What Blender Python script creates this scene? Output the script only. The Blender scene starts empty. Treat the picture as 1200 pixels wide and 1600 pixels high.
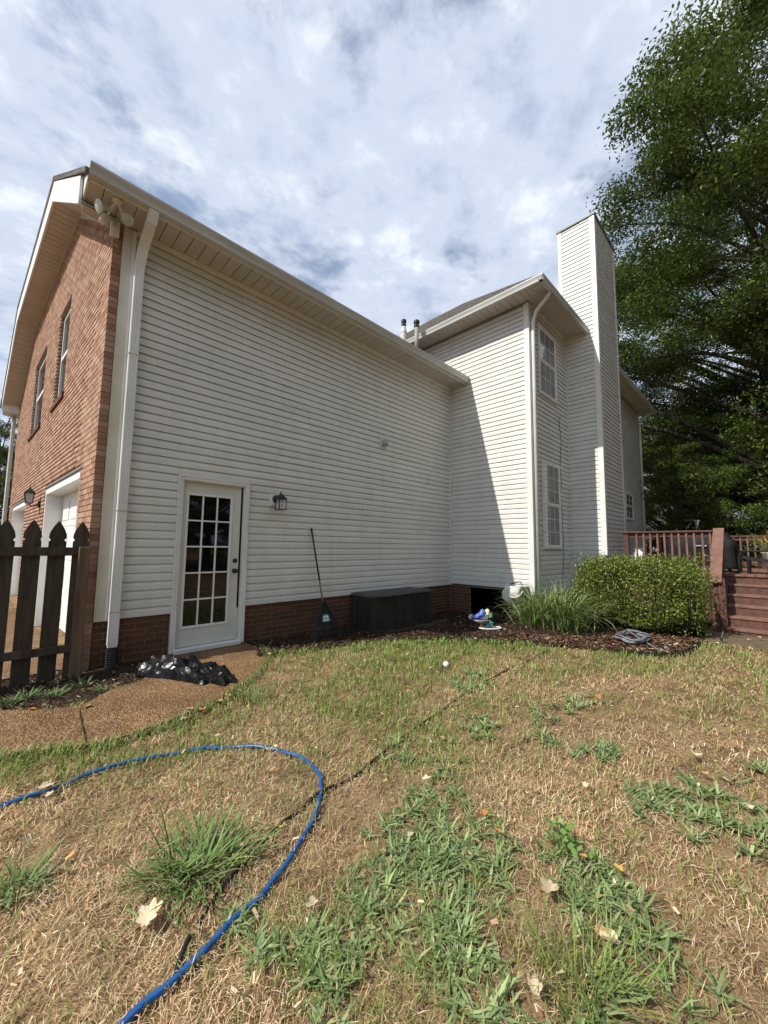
import bpy, bmesh, math, random
import numpy as np
from mathutils import Vector, Matrix, noise as mnoise
random.seed(7); RNG = np.random.default_rng(11)
scene = bpy.context.scene
COL = scene.collection

# ------------------------------------------------------------------ camera
FPX = 601.235                                   # focal length in pixels of the 1200x1600 photograph
yaw, pitch, roll = map(math.radians, (44.827, 5.144, -0.672))
FW = np.array([math.sin(yaw)*math.cos(pitch), math.cos(yaw)*math.cos(pitch), math.sin(pitch)])
_r = np.array([math.cos(yaw), -math.sin(yaw), 0.0]); _u = np.cross(_r, FW)
RT = _r*math.cos(roll) - _u*math.sin(roll); UP = _r*math.sin(roll) + _u*math.cos(roll)
EYE = np.array([-0.712, -5.253, 1.385])
cd = bpy.data.cameras.new('camera'); cam = bpy.data.objects.new('camera', cd); COL.objects.link(cam)
cd.sensor_fit = 'VERTICAL'; cd.sensor_height = 24.0; cd.sensor_width = 18.0
cd.lens = FPX/1600*24.0; cd.clip_start = 0.05; cd.clip_end = 2000
cam.matrix_world = Matrix(((RT[0], UP[0], -FW[0], EYE[0]), (RT[1], UP[1], -FW[1], EYE[1]), (RT[2], UP[2], -FW[2], EYE[2]), (0, 0, 0, 1)))
scene.camera = cam

def ray(u, v): return FW + RT*(u-600)/FPX - UP*(v-800)/FPX
def on(axis, val, u, v):                        # the point of a plane that a photo pixel looks at
    d = ray(u, v); i = 'xyz'.index(axis); return EYE + d*((val-EYE[i])/d[i])
def gpt(u, v, z=0.0):
    p = on('z', z, u, v); return float(p[0]), float(p[1])

# ------------------------------------------------------------------ sky and sun
SUNV = Vector((-1.0, 0.235, 1.08)).normalized()
sd = bpy.data.lights.new('sun', 'SUN'); sd.energy = 4.4; sd.angle = math.radians(0.5); sd.color = (1.0, 0.95, 0.86)
sun = bpy.data.objects.new('sun', sd); COL.objects.link(sun); sun.rotation_euler = SUNV.to_track_quat('Z', 'Y').to_euler()
sun.location = (-20, 5, 30)
w = bpy.data.worlds.new('World'); scene.world = w; w.use_nodes = True
nt = w.node_tree; nt.nodes.clear(); N = nt.nodes.new; LK = nt.links.new
out = N('ShaderNodeOutputWorld'); bg = N('ShaderNodeBackground'); bg.inputs['Strength'].default_value = 0.125
LK(bg.outputs[0], out.inputs[0])
sky = N('ShaderNodeTexSky'); sky.sky_type = 'NISHITA'; sky.sun_disc = False
sky.sun_elevation = math.asin(SUNV.z); sky.sun_rotation = math.atan2(SUNV.x, SUNV.y) % (2*math.pi)
sky.air_density = 1.0; sky.dust_density = 0.6; sky.ozone_density = 1.5
tc = N('ShaderNodeTexCoord'); sep = N('ShaderNodeSeparateXYZ'); LK(tc.outputs['Generated'], sep.inputs[0])
def wmath(op, a, b=None):
    n = N('ShaderNodeMath'); n.operation = op
    for i, x in enumerate((a, b)):
        if x is None: continue
        if isinstance(x, (int, float)): n.inputs[i].default_value = x
        else: LK(x, n.inputs[i])
    return n.outputs[0]
zz = wmath('ADD', wmath('MAXIMUM', sep.outputs[2], 0.0), 0.06)
cmb = N('ShaderNodeCombineXYZ'); LK(wmath('DIVIDE', sep.outputs[0], zz), cmb.inputs[0]); LK(wmath('DIVIDE', sep.outputs[1], zz), cmb.inputs[1])
def wnoise(scale, detail, rough, dist, off):
    mp = N('ShaderNodeMapping'); mp.inputs['Location'].default_value = off; mp.inputs['Rotation'].default_value = (0, 0, 0.7)
    mp.inputs['Scale'].default_value = (1.0, 1.15, 1.0)
    n = N('ShaderNodeTexNoise'); n.inputs['Scale'].default_value = scale; n.inputs['Detail'].default_value = detail
    n.inputs['Roughness'].default_value = rough; n.inputs['Distortion'].default_value = dist
    LK(cmb.outputs[0], mp.inputs[0]); LK(mp.outputs[0], n.inputs['Vector']); return n.outputs['Fac']
cov = wnoise(2.7, 11, 0.60, 0.12, (7.9, 5.2, 0))
shd = wnoise(4.4, 10, 0.60, 0.1, (11.0, 3.0, 0))
def wramp(fac, *stops):
    r = N('ShaderNodeValToRGB'); el = r.color_ramp.elements
    while len(el) < len(stops): el.new(0.5)
    for e, (p, c) in zip(el, stops): e.position = p; e.color = (*c, 1)
    r.color_ramp.interpolation = 'EASE'; LK(fac, r.inputs[0]); return r.outputs[0]
covr = wramp(cov, (0.33, (0.26,)*3), (0.51, (1,)*3))
ccol = wramp(shd, (0.30, (0.375, 0.445, 0.58)), (0.50, (0.52, 0.585, 0.70)), (0.71, (0.75, 0.79, 0.86)))
cs = N('ShaderNodeVectorMath'); cs.operation = 'SCALE'; cs.inputs['Scale'].default_value = 8.6; LK(ccol, cs.inputs[0])
mx = N('ShaderNodeMix'); mx.data_type = 'RGBA'; LK(covr, mx.inputs['Factor']); LK(sky.outputs[0], mx.inputs['A']); LK(cs.outputs[0], mx.inputs['B'])
LK(mx.outputs['Result'], bg.inputs['Color'])
scene.view_settings.view_transform = 'Standard'; scene.view_settings.look = 'None'
scene.view_settings.gamma = 1.0; scene.view_settings.use_curve_mapping = False; scene.view_settings.exposure = 0.28
scene.cycles.max_bounces = 6; scene.cycles.diffuse_bounces = 3; scene.cycles.transparent_max_bounces = 4

# ------------------------------------------------------------------ materials
def _mat(name):
    m = bpy.data.materials.new(name); m.use_nodes = True
    b = m.node_tree.nodes['Principled BSDF']; return m, m.node_tree, b
def pmat(name, c1, c2=None, scale=6.0, rough=0.6, bump=0.0, bscale=None, stretch=(1, 1, 1), detail=5, spec=0.4, rnd=0.0, metal=0.0, coords='Object', lo=0.35, hi=0.65):
    """noise mix of two colours, optional per-object brightness jitter and fine bump"""
    m, t, b = _mat(name); n = t.nodes.new; l = t.links.new
    b.inputs['Roughness'].default_value = rough; b.inputs['Specular IOR Level'].default_value = spec; b.inputs['Metallic'].default_value = metal
    c2 = c2 or tuple(x*0.82 for x in c1)
    tx = n('ShaderNodeTexCoord'); mp = n('ShaderNodeMapping'); mp.inputs['Scale'].default_value = stretch
    l(tx.outputs[coords], mp.inputs[0])
    no = n('ShaderNodeTexNoise'); no.inputs['Scale'].default_value = scale; no.inputs['Detail'].default_value = detail; l(mp.outputs[0], no.inputs['Vector'])
    rp = n('ShaderNodeValToRGB'); rp.color_ramp.elements[0].position = lo; rp.color_ramp.elements[1].position = hi
    rp.color_ramp.elements[0].color = (*c1, 1); rp.color_ramp.elements[1].color = (*c2, 1); l(no.outputs['Fac'], rp.inputs[0])
    colr = rp.outputs[0]
    if rnd:
        oi = n('ShaderNodeObjectInfo'); mr = n('ShaderNodeMapRange'); mr.inputs['To Min'].default_value = 1-rnd; mr.inputs['To Max'].default_value = 1+rnd
        l(oi.outputs['Random'], mr.inputs[0]); vs = n('ShaderNodeVectorMath'); vs.operation = 'SCALE'; l(colr, vs.inputs[0]); l(mr.outputs[0], vs.inputs['Scale']); colr = vs.outputs[0]
    l(colr, b.inputs['Base Color'])
    if bump:
        n2 = n('ShaderNodeTexNoise'); n2.inputs['Scale'].default_value = bscale or scale*6; n2.inputs['Detail'].default_value = 4; l(mp.outputs[0], n2.inputs['Vector'])
        bp = n('ShaderNodeBump'); bp.inputs['Strength'].default_value = bump; bp.inputs['Distance'].default_value = 0.01
        l(n2.outputs['Fac'], bp.inputs['Height']); l(bp.outputs[0], b.inputs['Normal'])
    return m
def attr_mat(name, rough=0.6, trans=0.3, spec=0.25, noise=0.0):
    """colour from the 'col' attribute; thin leaves let some light through"""
    m, t, b = _mat(name); n = t.nodes.new; l = t.links.new
    a = n('ShaderNodeAttribute'); a.attribute_name = 'col'; c = a.outputs['Color']
    b.inputs['Roughness'].default_value = rough; b.inputs['Specular IOR Level'].default_value = spec; l(c, b.inputs['Base Color'])
    if trans:
        tr = n('ShaderNodeBsdfTranslucent'); l(c, tr.inputs[0]); mxs = n('ShaderNodeMixShader'); mxs.inputs[0].default_value = trans
        l(b.outputs[0], mxs.inputs[1]); l(tr.outputs[0], mxs.inputs[2]); l(mxs.outputs[0], t.nodes['Material Output'].inputs[0])
    return m
def brick_mat(name, use_attr):
    m, t, b = _mat(name); n = t.nodes.new; l = t.links.new
    rp = n('ShaderNodeValToRGB'); el = rp.color_ramp.elements
    for _ in range(3): el.new(0.5)
    for e, (p, c) in zip(el, ((0, (0.31, 0.165, 0.105)), (0.3, (0.39, 0.225, 0.15)), (0.6, (0.445, 0.275, 0.19)), (0.85, (0.50, 0.335, 0.24)), (1, (0.36, 0.235, 0.17)))): e.position = p; e.color = (*c, 1)
    if use_attr:
        a = n('ShaderNodeAttribute'); a.attribute_name = 'col'; l(a.outputs['Fac'], rp.inputs[0])
    else:
        a = n('ShaderNodeObjectInfo'); l(a.outputs['Random'], rp.inputs[0])
    tx = n('ShaderNodeTexCoord'); no = n('ShaderNodeTexNoise'); no.inputs['Scale'].default_value = 45; no.inputs['Detail'].default_value = 5
    l(tx.outputs['Object'] if use_attr else tx.outputs['Object'], no.inputs['Vector'])
    ms = n('ShaderNodeMix'); ms.data_type = 'RGBA'; ms.blend_type = 'MULTIPLY'; ms.inputs['Factor'].default_value = 0.55
    l(rp.outputs[0], ms.inputs['A']); r2 = n('ShaderNodeValToRGB'); r2.color_ramp.elements[0].position = 0.3; r2.color_ramp.elements[0].color = (0.55, 0.5, 0.5, 1); r2.color_ramp.elements[1].position = 0.62
    l(no.outputs['Fac'], r2.inputs[0]); l(r2.outputs[0], ms.inputs['B']); l(ms.outputs['Result'], b.inputs['Base Color'])
    bp = n('ShaderNodeBump'); bp.inputs['Strength'].default_value = 0.5; bp.inputs['Distance'].default_value = 0.006; l(no.outputs['Fac'], bp.inputs['Height']); l(bp.outputs[0], b.inputs['Normal'])
    b.inputs['Roughness'].default_value = 0.85; b.inputs['Specular IOR Level'].default_value = 0.2
    return m
def aggregate_mat(name, tint=1.0):
    m, t, b = _mat(name); n = t.nodes.new; l = t.links.new
    tx = n('ShaderNodeTexCoord'); vo = n('ShaderNodeTexVoronoi'); vo.inputs['Scale'].default_value = 115; l(tx.outputs['Object'], vo.inputs['Vector'])
    sp = n('ShaderNodeSeparateXYZ'); l(vo.outputs['Color'], sp.inputs[0])
    rp = n('ShaderNodeValToRGB'); el = rp.color_ramp.elements
    for _ in range(3): el.new(0.5)
    for e, (p, c) in zip(el, ((0, (0.07, 0.04, 0.018)), (0.3, (0.18, 0.09, 0.035)), (0.6, (0.28, 0.15, 0.06)), (0.85, (0.38, 0.24, 0.115)), (1, (0.50, 0.39, 0.26)))): e.position = p; e.color = (*(x*tint for x in c), 1)
    l(sp.outputs[0], rp.inputs[0])
    no = n('ShaderNodeTexNoise'); no.inputs['Scale'].default_value = 2.2; no.inputs['Detail'].default_value = 6; l(tx.outputs['Object'], no.inputs['Vector'])
    r2 = n('ShaderNodeValToRGB'); r2.color_ramp.elements[0].position = 0.3; r2.color_ramp.elements[0].color = (0.55, 0.5, 0.45, 1); r2.color_ramp.elements[1].position = 0.65; l(no.outputs['Fac'], r2.inputs[0])
    ms = n('ShaderNodeMix'); ms.data_type = 'RGBA'; ms.blend_type = 'MULTIPLY'; ms.inputs['Factor'].default_value = 0.8; l(rp.outputs[0], ms.inputs['A']); l(r2.outputs[0], ms.inputs['B'])
    l(ms.outputs['Result'], b.inputs['Base Color'])
    bp = n('ShaderNodeBump'); bp.inputs['Strength'].default_value = 0.9; bp.inputs['Distance'].default_value = 0.012; bp.invert = True; l(vo.outputs['Distance'], bp.inputs['Height']); l(bp.outputs[0], b.inputs['Normal'])
    b.inputs['Roughness'].default_value = 0.75; b.inputs['Specular IOR Level'].default_value = 0.3
    return m
M = {}
def siding_mat():
    m = pmat('vinyl_siding', (0.70, 0.69, 0.65), (0.645, 0.64, 0.60), scale=1.3, rough=0.5, bump=0.05, bscale=90, stretch=(1, 1, 2.5), spec=0.35, rnd=0.03)
    t = m.node_tree; n = t.nodes.new; l = t.links.new; b = t.nodes['Principled BSDF']; src = b.inputs['Base Color'].links[0].from_socket
    tx = n('ShaderNodeTexCoord'); mp = n('ShaderNodeMapping'); mp.inputs['Scale'].default_value = (2.2, 2.2, 0.28); l(tx.outputs['Object'], mp.inputs[0])
    no = n('ShaderNodeTexNoise'); no.inputs['Scale'].default_value = 2.6; no.inputs['Detail'].default_value = 8; no.inputs['Roughness'].default_value = 0.62; l(mp.outputs[0], no.inputs['Vector'])
    rp = n('ShaderNodeValToRGB'); rp.color_ramp.elements[0].position = 0.40; rp.color_ramp.elements[0].color = (1, 1, 1, 1); rp.color_ramp.elements[1].position = 0.80; rp.color_ramp.elements[1].color = (0.90, 0.90, 0.86, 1); l(no.outputs['Fac'], rp.inputs[0])
    mx_ = n('ShaderNodeMix'); mx_.data_type = 'RGBA'; mx_.blend_type = 'MULTIPLY'; mx_.inputs['Factor'].default_value = 1.0; l(src, mx_.inputs['A']); l(rp.outputs[0], mx_.inputs['B']); l(mx_.outputs['Result'], b.inputs['Base Color'])
    return m
M['siding'] = siding_mat()
M['siding_grey'] = M['siding']
M['wall'] = pmat('sheathing', (0.30, 0.29, 0.26))
M['trim'] = pmat('white_trim', (0.74, 0.74, 0.715), (0.66, 0.66, 0.635), scale=3, rough=0.45)
M['trim_stain'] = pmat('stained_trim', (0.58, 0.56, 0.49), (0.47, 0.42, 0.31), scale=1.6, rough=0.5)
M['soffit'] = pmat('soffit_vinyl', (0.52, 0.485, 0.44), (0.47, 0.44, 0.40), scale=2, rough=0.55, rnd=0.03)
M['gutter'] = pmat('gutter_enamel', (0.53, 0.535, 0.51), (0.43, 0.435, 0.41), scale=2.5, rough=0.4, stretch=(0.6, 0.6, 6))
M['shingle'] = pmat('asphalt_shingle', (0.045, 0.042, 0.040), (0.20, 0.18, 0.165), scale=22, rough=0.9, bump=0.5, bscale=60, spec=0.15)
M['mortar'] = pmat('mortar', (0.30, 0.255, 0.205), (0.22, 0.19, 0.15), scale=20, rough=0.95)
M['brick'] = brick_mat('brick_single', False); M['brick_attr'] = brick_mat('brick_run', True)
M['brick_dark'] = pmat('foundation_brick', (0.135, 0.055, 0.028), (0.08, 0.036, 0.019), scale=30, rough=0.9, bump=0.4, rnd=0.22)
M['door'] = pmat('door_paint', (0.66, 0.66, 0.60), (0.61, 0.61, 0.55), scale=2, rough=0.4)
M['white'] = pmat('white_paint', (0.80, 0.80, 0.78), (0.74, 0.74, 0.72), scale=3, rough=0.4)
M['glass_dark'] = pmat('dark_glass', (0.004, 0.004, 0.005), (0.006, 0.006, 0.006), rough=0.02, spec=0.5)
M['glass'] = pmat('window_glass', (0.16, 0.165, 0.17), (0.24, 0.245, 0.25), scale=3, rough=0.03, spec=0.9)
M['black'] = pmat('black_metal', (0.012, 0.012, 0.013), (0.02, 0.02, 0.02), rough=0.45)
M['blackplastic'] = pmat('black_plastic', (0.010, 0.011, 0.012), (0.022, 0.023, 0.024), scale=9, rough=0.4)
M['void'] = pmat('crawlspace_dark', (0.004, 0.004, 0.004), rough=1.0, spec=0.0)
M['frost'] = pmat('lamp_glass', (0.55, 0.55, 0.52), (0.45, 0.45, 0.42), rough=0.12, spec=0.6)
M['fence'] = pmat('weathered_fence', (0.085, 0.062, 0.042), (0.038, 0.029, 0.019), scale=7, rough=0.85, bump=0.4, stretch=(3, 3, 0.35), rnd=0.15)
M['fencepost'] = pmat('weathered_post', (0.17, 0.115, 0.068), (0.085, 0.058, 0.036), scale=5, rough=0.85, bump=0.4, stretch=(3, 3, 0.35))
M['deck'] = pmat('stained_deck', (0.125, 0.058, 0.042), (0.075, 0.036, 0.028), scale=6, rough=0.7, bump=0.25, stretch=(2, 2, 2), rnd=0.14)
M['decklight'] = pmat('pale_deck_wood', (0.22, 0.115, 0.085), (0.15, 0.077, 0.058), scale=9, rough=0.75, bump=0.2, rnd=0.1)  # paler deck tone for boards, treads, stair cap and balusters
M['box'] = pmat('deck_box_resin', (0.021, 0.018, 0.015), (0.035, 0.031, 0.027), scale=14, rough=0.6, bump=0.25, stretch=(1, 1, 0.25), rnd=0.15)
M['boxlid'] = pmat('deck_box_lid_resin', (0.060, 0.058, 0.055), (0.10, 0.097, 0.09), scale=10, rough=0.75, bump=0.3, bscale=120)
M['agg'] = aggregate_mat('exposed_aggregate'); M['agg2'] = aggregate_mat('driveway_aggregate', 0.92)
M['cream'] = pmat('lamp_shell', (0.66, 0.63, 0.56), (0.6, 0.57, 0.5), rough=0.4)

# ------------------------------------------------------------------ mesh helpers
class MB:
    def __init__(s): s.v = []; s.f = []
    def add(s, vs, fs):
        k = len(s.v); s.v += [tuple(map(float, q)) for q in vs]; s.f += [tuple(i+k for i in q) for q in fs]; return s
    def box(s, x0, x1, y0, y1, z0, z1):
        x0, x1 = sorted((x0, x1)); y0, y1 = sorted((y0, y1)); z0, z1 = sorted((z0, z1))
        return s.add([(x0, y0, z0), (x1, y0, z0), (x1, y1, z0), (x0, y1, z0), (x0, y0, z1), (x1, y0, z1), (x1, y1, z1), (x0, y1, z1)],
                     [(0, 3, 2, 1), (4, 5, 6, 7), (0, 1, 5, 4), (1, 2, 6, 5), (2, 3, 7, 6), (3, 0, 4, 7)])
    def bbox(s, x0, x1, y0, y1, z0, z1, b=0.004):
        """box with chamfered long edges on every side (bevelled)"""
        bm = bmesh.new(); bmesh.ops.create_cube(bm, size=1.0)
        for q in bm.verts: q.co = ((x0+x1)/2+q.co.x*abs(x1-x0), (y0+y1)/2+q.co.y*abs(y1-y0), (z0+z1)/2+q.co.z*abs(z1-z0))
        bmesh.ops.bevel(bm, geom=bm.edges[:], offset=b, segments=1, affect='EDGES', clamp_overlap=True)
        bm.verts.index_update(); s.add([q.co for q in bm.verts], [[q.index for q in f.verts] for f in bm.faces]); bm.free(); return s
    def beam(s, a, b, wx, wz, up=(0, 0, 1)):
        a = Vector(a); b = Vector(b); d = (b-a).normalized(); u = Vector(up); sx = d.cross(u)
        if sx.length < 1e-4: sx = d.cross(Vector((1, 0, 0)))
        sx.normalize(); sz = sx.cross(d).normalized(); vs = []
        for p in (a, b):
            for i, j in ((-1, -1), (1, -1), (1, 1), (-1, 1)): vs.append(p+sx*wx/2*i+sz*wz/2*j)
        return s.add(vs, [(0, 1, 2, 3), (7, 6, 5, 4), (0, 4, 5, 1), (1, 5, 6, 2), (2, 6, 7, 3), (3, 7, 4, 0)])
    def prism(s, poly, vec):
        """polygon (3D points) swept along vec"""
        n = len(poly); vec = Vector(vec); p = [Vector(q) for q in poly]
        return s.add(p+[q+vec for q in p], [tuple(range(n-1, -1, -1)), tuple(range(n, 2*n))]+[(i, (i+1) % n, n+(i+1) % n, n+i) for i in range(n)])
    def strip(s, prof, a, b):
        """open profile (list of 3D offsets) swept from point a to point b"""
        a = Vector(a); b = Vector(b); n = len(prof)
        return s.add([a+Vector(q) for q in prof]+[b+Vector(q) for q in prof], [(i, i+1, n+i+1, n+i) for i in range(n-1)])
    def tube(s, pts, r, n=8, cap=True):
        pts = [Vector(p) for p in pts]; m = len(pts); rs = [r]*m if isinstance(r, (int, float)) else r
        base = len(s.v); prev = None; vs = []; fs = []
        for i, p in enumerate(pts):
            t = (pts[min(i+1, m-1)]-pts[max(i-1, 0)]).normalized()
            if prev is None:
                u = t.cross(Vector((0, 0, 1)));  u = u if u.length > 0.05 else t.cross(Vector((1, 0, 0)))
            else: u = prev - t*prev.dot(t)
            u.normalize(); prev = u; w_ = t.cross(u)
            for k in range(n):
                a = 2*math.pi*k/n; vs.append(p+(u*math.cos(a)+w_*math.sin(a))*rs[i])
        for i in range(m-1):
            for k in range(n): fs.append((i*n+k, i*n+(k+1) % n, (i+1)*n+(k+1) % n, (i+1)*n+k))
        if cap: fs += [tuple(range(n-1, -1, -1)), tuple((m-1)*n+k for k in range(n))]
        return s.add(vs, fs)
    def lathe(s, prof, c, axis=(0, 0, 1), n=20):
        """prof: (radius, height) pairs about axis from point c"""
        ax = Vector(axis).normalized(); u = ax.orthogonal().normalized(); w_ = ax.cross(u); c = Vector(c); vs = []; fs = []
        for (r, h) in prof:
            for k in range(n):
                a = 2*math.pi*k/n; vs.append(c+ax*h+(u*math.cos(a)+w_*math.sin(a))*max(r, 1e-4))
        for i in range(len(prof)-1):
            for k in range(n): fs.append((i*n+k, i*n+(k+1) % n, (i+1)*n+(k+1) % n, (i+1)*n+k))
        return s.add(vs, fs)
def tag(o, label=None, cat=None, group=None, kind=None):
    if label: o['label'] = label
    if cat: o['category'] = cat
    if group: o['group'] = group
    if kind: o['kind'] = kind
    return o
def link(o, parent):
    COL.objects.link(o)
    if parent is not None:
        o.parent = parent
        top = parent
        while top.parent: top = top.parent
        if parent is top: o.matrix_parent_inverse = Matrix.LocRotScale(top.location, top.rotation_euler, top.scale).inverted() if not parent.get('_local') else Matrix()
    return o
def obj(name, mb, mat, parent=None, smooth=False):
    me = bpy.data.meshes.new(name); me.from_pydata(mb.v, [], mb.f); me.materials.append(M[mat] if isinstance(mat, str) else mat)
    if smooth: me.shade_smooth()
    return link(bpy.data.objects.new(name, me), parent)
def inst(name, me, loc, parent=None, rot=(0, 0, 0), scale=(1, 1, 1)):
    o = bpy.data.objects.new(name, me); o.location = loc; o.rotation_euler = rot; o.scale = scale; return link(o, parent)
def thing(name, label, cat, loc=(0, 0, 0), group=None, rz=0.0, local=False):
    o = bpy.data.objects.new(name, None); COL.objects.link(o); o.location = loc; o.rotation_euler = (0, 0, rz); o.empty_display_size = 0.2
    if local: o['_local'] = 1
    return tag(o, label, cat, group)
def npmesh(name, V, F, mat, colr=None, parent=None, smooth=False):
    """big meshes from arrays: V (n,3), F (m,3|4), colr (n,3) per-vertex colour"""
    V = np.ascontiguousarray(V, np.float32); F = np.ascontiguousarray(F, np.int32); k = F.shape[1]
    me = bpy.data.meshes.new(name); me.vertices.add(len(V)); me.vertices.foreach_set('co', V.ravel())
    me.loops.add(F.size); me.loops.foreach_set('vertex_index', F.ravel()); me.polygons.add(len(F))
    me.polygons.foreach_set('loop_start', np.arange(0, F.size, k, dtype=np.int32))
    if colr is not None:
        a = me.attributes.new('col', 'FLOAT_COLOR', 'POINT'); c = np.ones((len(V), 4), np.float32); c[:, :3] = colr; a.data.foreach_set('color', c.ravel())
    me.update(calc_edges=True); me.validate()
    if smooth: me.shade_smooth()
    me.materials.append(M[mat] if isinstance(mat, str) else mat)
    return link(bpy.data.objects.new(name, me), parent)
# ------------------------------------------------------------------ ground heights
def sstep(a, b, x):
    t = np.clip((np.asarray(x, float)-a)/(b-a), 0, 1); return t*t*(3-2*t)
def gz(x, y):
    """height of the yard: a faint fall towards the inner corner and small bumps"""
    x = np.asarray(x, float); y = np.asarray(y, float)
    z = -0.10*sstep(1.8, 5.5, x)*sstep(-2.6, -0.2, y)
    return z + 0.010*np.sin(2.1*x+1.3*y) + 0.008*np.sin(3.7*y-1.9*x+1.0) + 0.006*np.sin(6.1*x+4.3*y)

# ------------------------------------------------------------------ the house
house = thing('house', 'two-storey house with off-white lap siding, brick gable end and tall siding-clad chimney', 'house')
L = 6.711; YC = -1.955; EXP = 0.1016
XC0, XC1, YCH = 8.781, 10.426, -2.685
XE = 16.07
PROF = ((-0.002, 0.006), (0.0235, 0.0), (0.0210, 0.060), (0.0090, 0.090), (0.0035, EXP))     # (out, up) of one dutch-lap course
def prof_at(z):
    for (d0, a), (d1, b) in zip(PROF[1:], PROF[2:]):
        if z <= b: return d0+(d1-d0)*(z-a)/(b-a)
    return PROF[-1][0]
def siding(parent, p0, dr, length, nr, z0, z1, openings=(), mat='siding'):
    """lap courses on a wall: p0 start (x,y) of the finished face, dr along, nr outwards"""
    p0 = Vector((*p0, 0)); dr = Vector((*dr, 0)); nr = Vector((*nr, 0)); base = p0-nr*0.0235
    k = 0
    while z0+k*EXP < z1-0.01:
        zb = z0+k*EXP; zt = min(zb+EXP, z1); k += 1
        cuts = sorted({0.0, length, *[min(max(c, 0), length) for o in openings for c in o[:2]]})
        for a, b in zip(cuts, cuts[1:]):
            mb = MB()
            if b-a < 1e-3: continue
            lo, hi = zb, zt
            for (s0, s1, a0, a1) in openings:
                if s0 < (a+b)/2 < s1:
                    if a0 <= lo and a1 >= hi: lo = hi
                    elif a0 <= lo < a1: lo = a1
                    elif lo < a0 < hi: hi = a0
            if hi-lo < 0.004: continue
            zs = sorted({lo-zb, hi-zb, *[z for _, z in PROF[1:] if lo-zb < z < hi-zb]})
            pr = [nr*prof_at(z)+Vector((0, 0, z)) for z in zs]
            if lo == zb: pr = [nr*PROF[0][0]+Vector((0, 0, 0.006))]+pr
            # 3.6 m panels: lapped end joints, a little bow between nails
            jo = (((k+1)//2)*1.37) % 3.6; js = [x for x in (jo, jo+3.6, jo+7.2, jo+10.8) if a+.08 < x < b-.08]; ends = [a]+js+[b]
            for e0_, e1_ in zip(ends, ends[1:]):
                m_n = max(1, int((e1_-e0_)/0.45)); ts = [e0_+(e1_-e0_)*i_/m_n for i_ in range(m_n+1)]; offs = [random.uniform(-.0014, .0014) for _ in ts]; dzs = [random.uniform(-.0010, .0010) for _ in ts]
                if e0_ != a: offs[0] += .004
                vs_ = [base+dr*t_+nr*o_+Vector((0, 0, zb+z_))+q_ for t_, o_, z_ in zip(ts, offs, dzs) for q_ in pr]; w_n = len(pr)
                mb.add(vs_, [(i_*w_n+j_, i_*w_n+j_+1, (i_+1)*w_n+j_+1, (i_+1)*w_n+j_) for i_ in range(m_n) for j_ in range(w_n-1)])
            obj('siding_plank', mb, mat, parent)
def part(name, mat, parent=None, smooth=False, **kw):
    mb = MB()
    return mb, (lambda: obj(name, mb, mat, parent or house, smooth))
def pbox(name, mat, b, parent=None, bev=0.0):
    mb = MB(); mb.bbox(*b, bev) if bev else mb.box(*b); return obj(name, mb, mat, parent or house)

# walls (sheathing behind the siding)
ZS, ZT = 0.539, 5.187
wall1 = obj('wall', MB().box(0.06, L+0.02, 0.030, 0.15, ZS-0.02, ZT+0.2), 'wall', house)
# opening for the door is cut by building the sheathing in three pieces
wall1.data.clear_geometry(); _m = MB(); _m.box(0.06, 0.90, 0.030, 0.15, ZS-0.02, ZT+0.2); _m.box(1.675, L+0.02, 0.030, 0.15, ZS-0.02, ZT+0.2); _m.box(0.90, 1.675, 0.030, 0.15, 2.19, ZT+0.2)
wall1.data.from_pydata(_m.v, [], _m.f)
siding(wall1, (0.20, 0.0), (1, 0), L-0.20-0.012, (0, -1), ZS, ZT-0.03, [(0.846-0.20, 1.765-0.20, -1, 2.26)])
wall2 = obj('wall', MB().box(L+0.030, L+0.15, YC+0.02, 9.0, ZS-0.02, 6.6), 'wall', house)
siding(wall2, (L, -0.012), (0, -1), 1.955-0.10, (-1, 0), ZS+0.03, 6.47)
siding(wall2, (L, 9.0), (0, -1), 8.995, (-1, 0), ZS+0.03+49*EXP, 6.47)
wall3 = obj('wall', MB().box(L+0.02, XC0+0.1, YC+0.030, YC+0.15, ZS-0.02, 6.6), 'wall', house)
siding(wall3, (L+0.10, YC), (1, 0), XC0-L-0.112, (0, -1), ZS-0.1, 6.47)
wall4 = obj('wall', MB().box(XC1-0.1, XE-0.02, YC+0.030, YC+0.15, 0.2, 6.6), 'wall', house)
siding(wall4, (XC1+0.012, YC), (1, 0), XE-XC1-0.11, (0, -1), 0.45, 6.47)
wall5 = obj('wall', MB().box(XE-0.15, XE-0.016, YC+0.02, 9.0, 0.0, 6.6), 'wall', house)
wall6 = obj('wall', MB().box(0.05, XE, 8.9, 9.0, 0.0, 6.6), 'wall', house)
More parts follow.
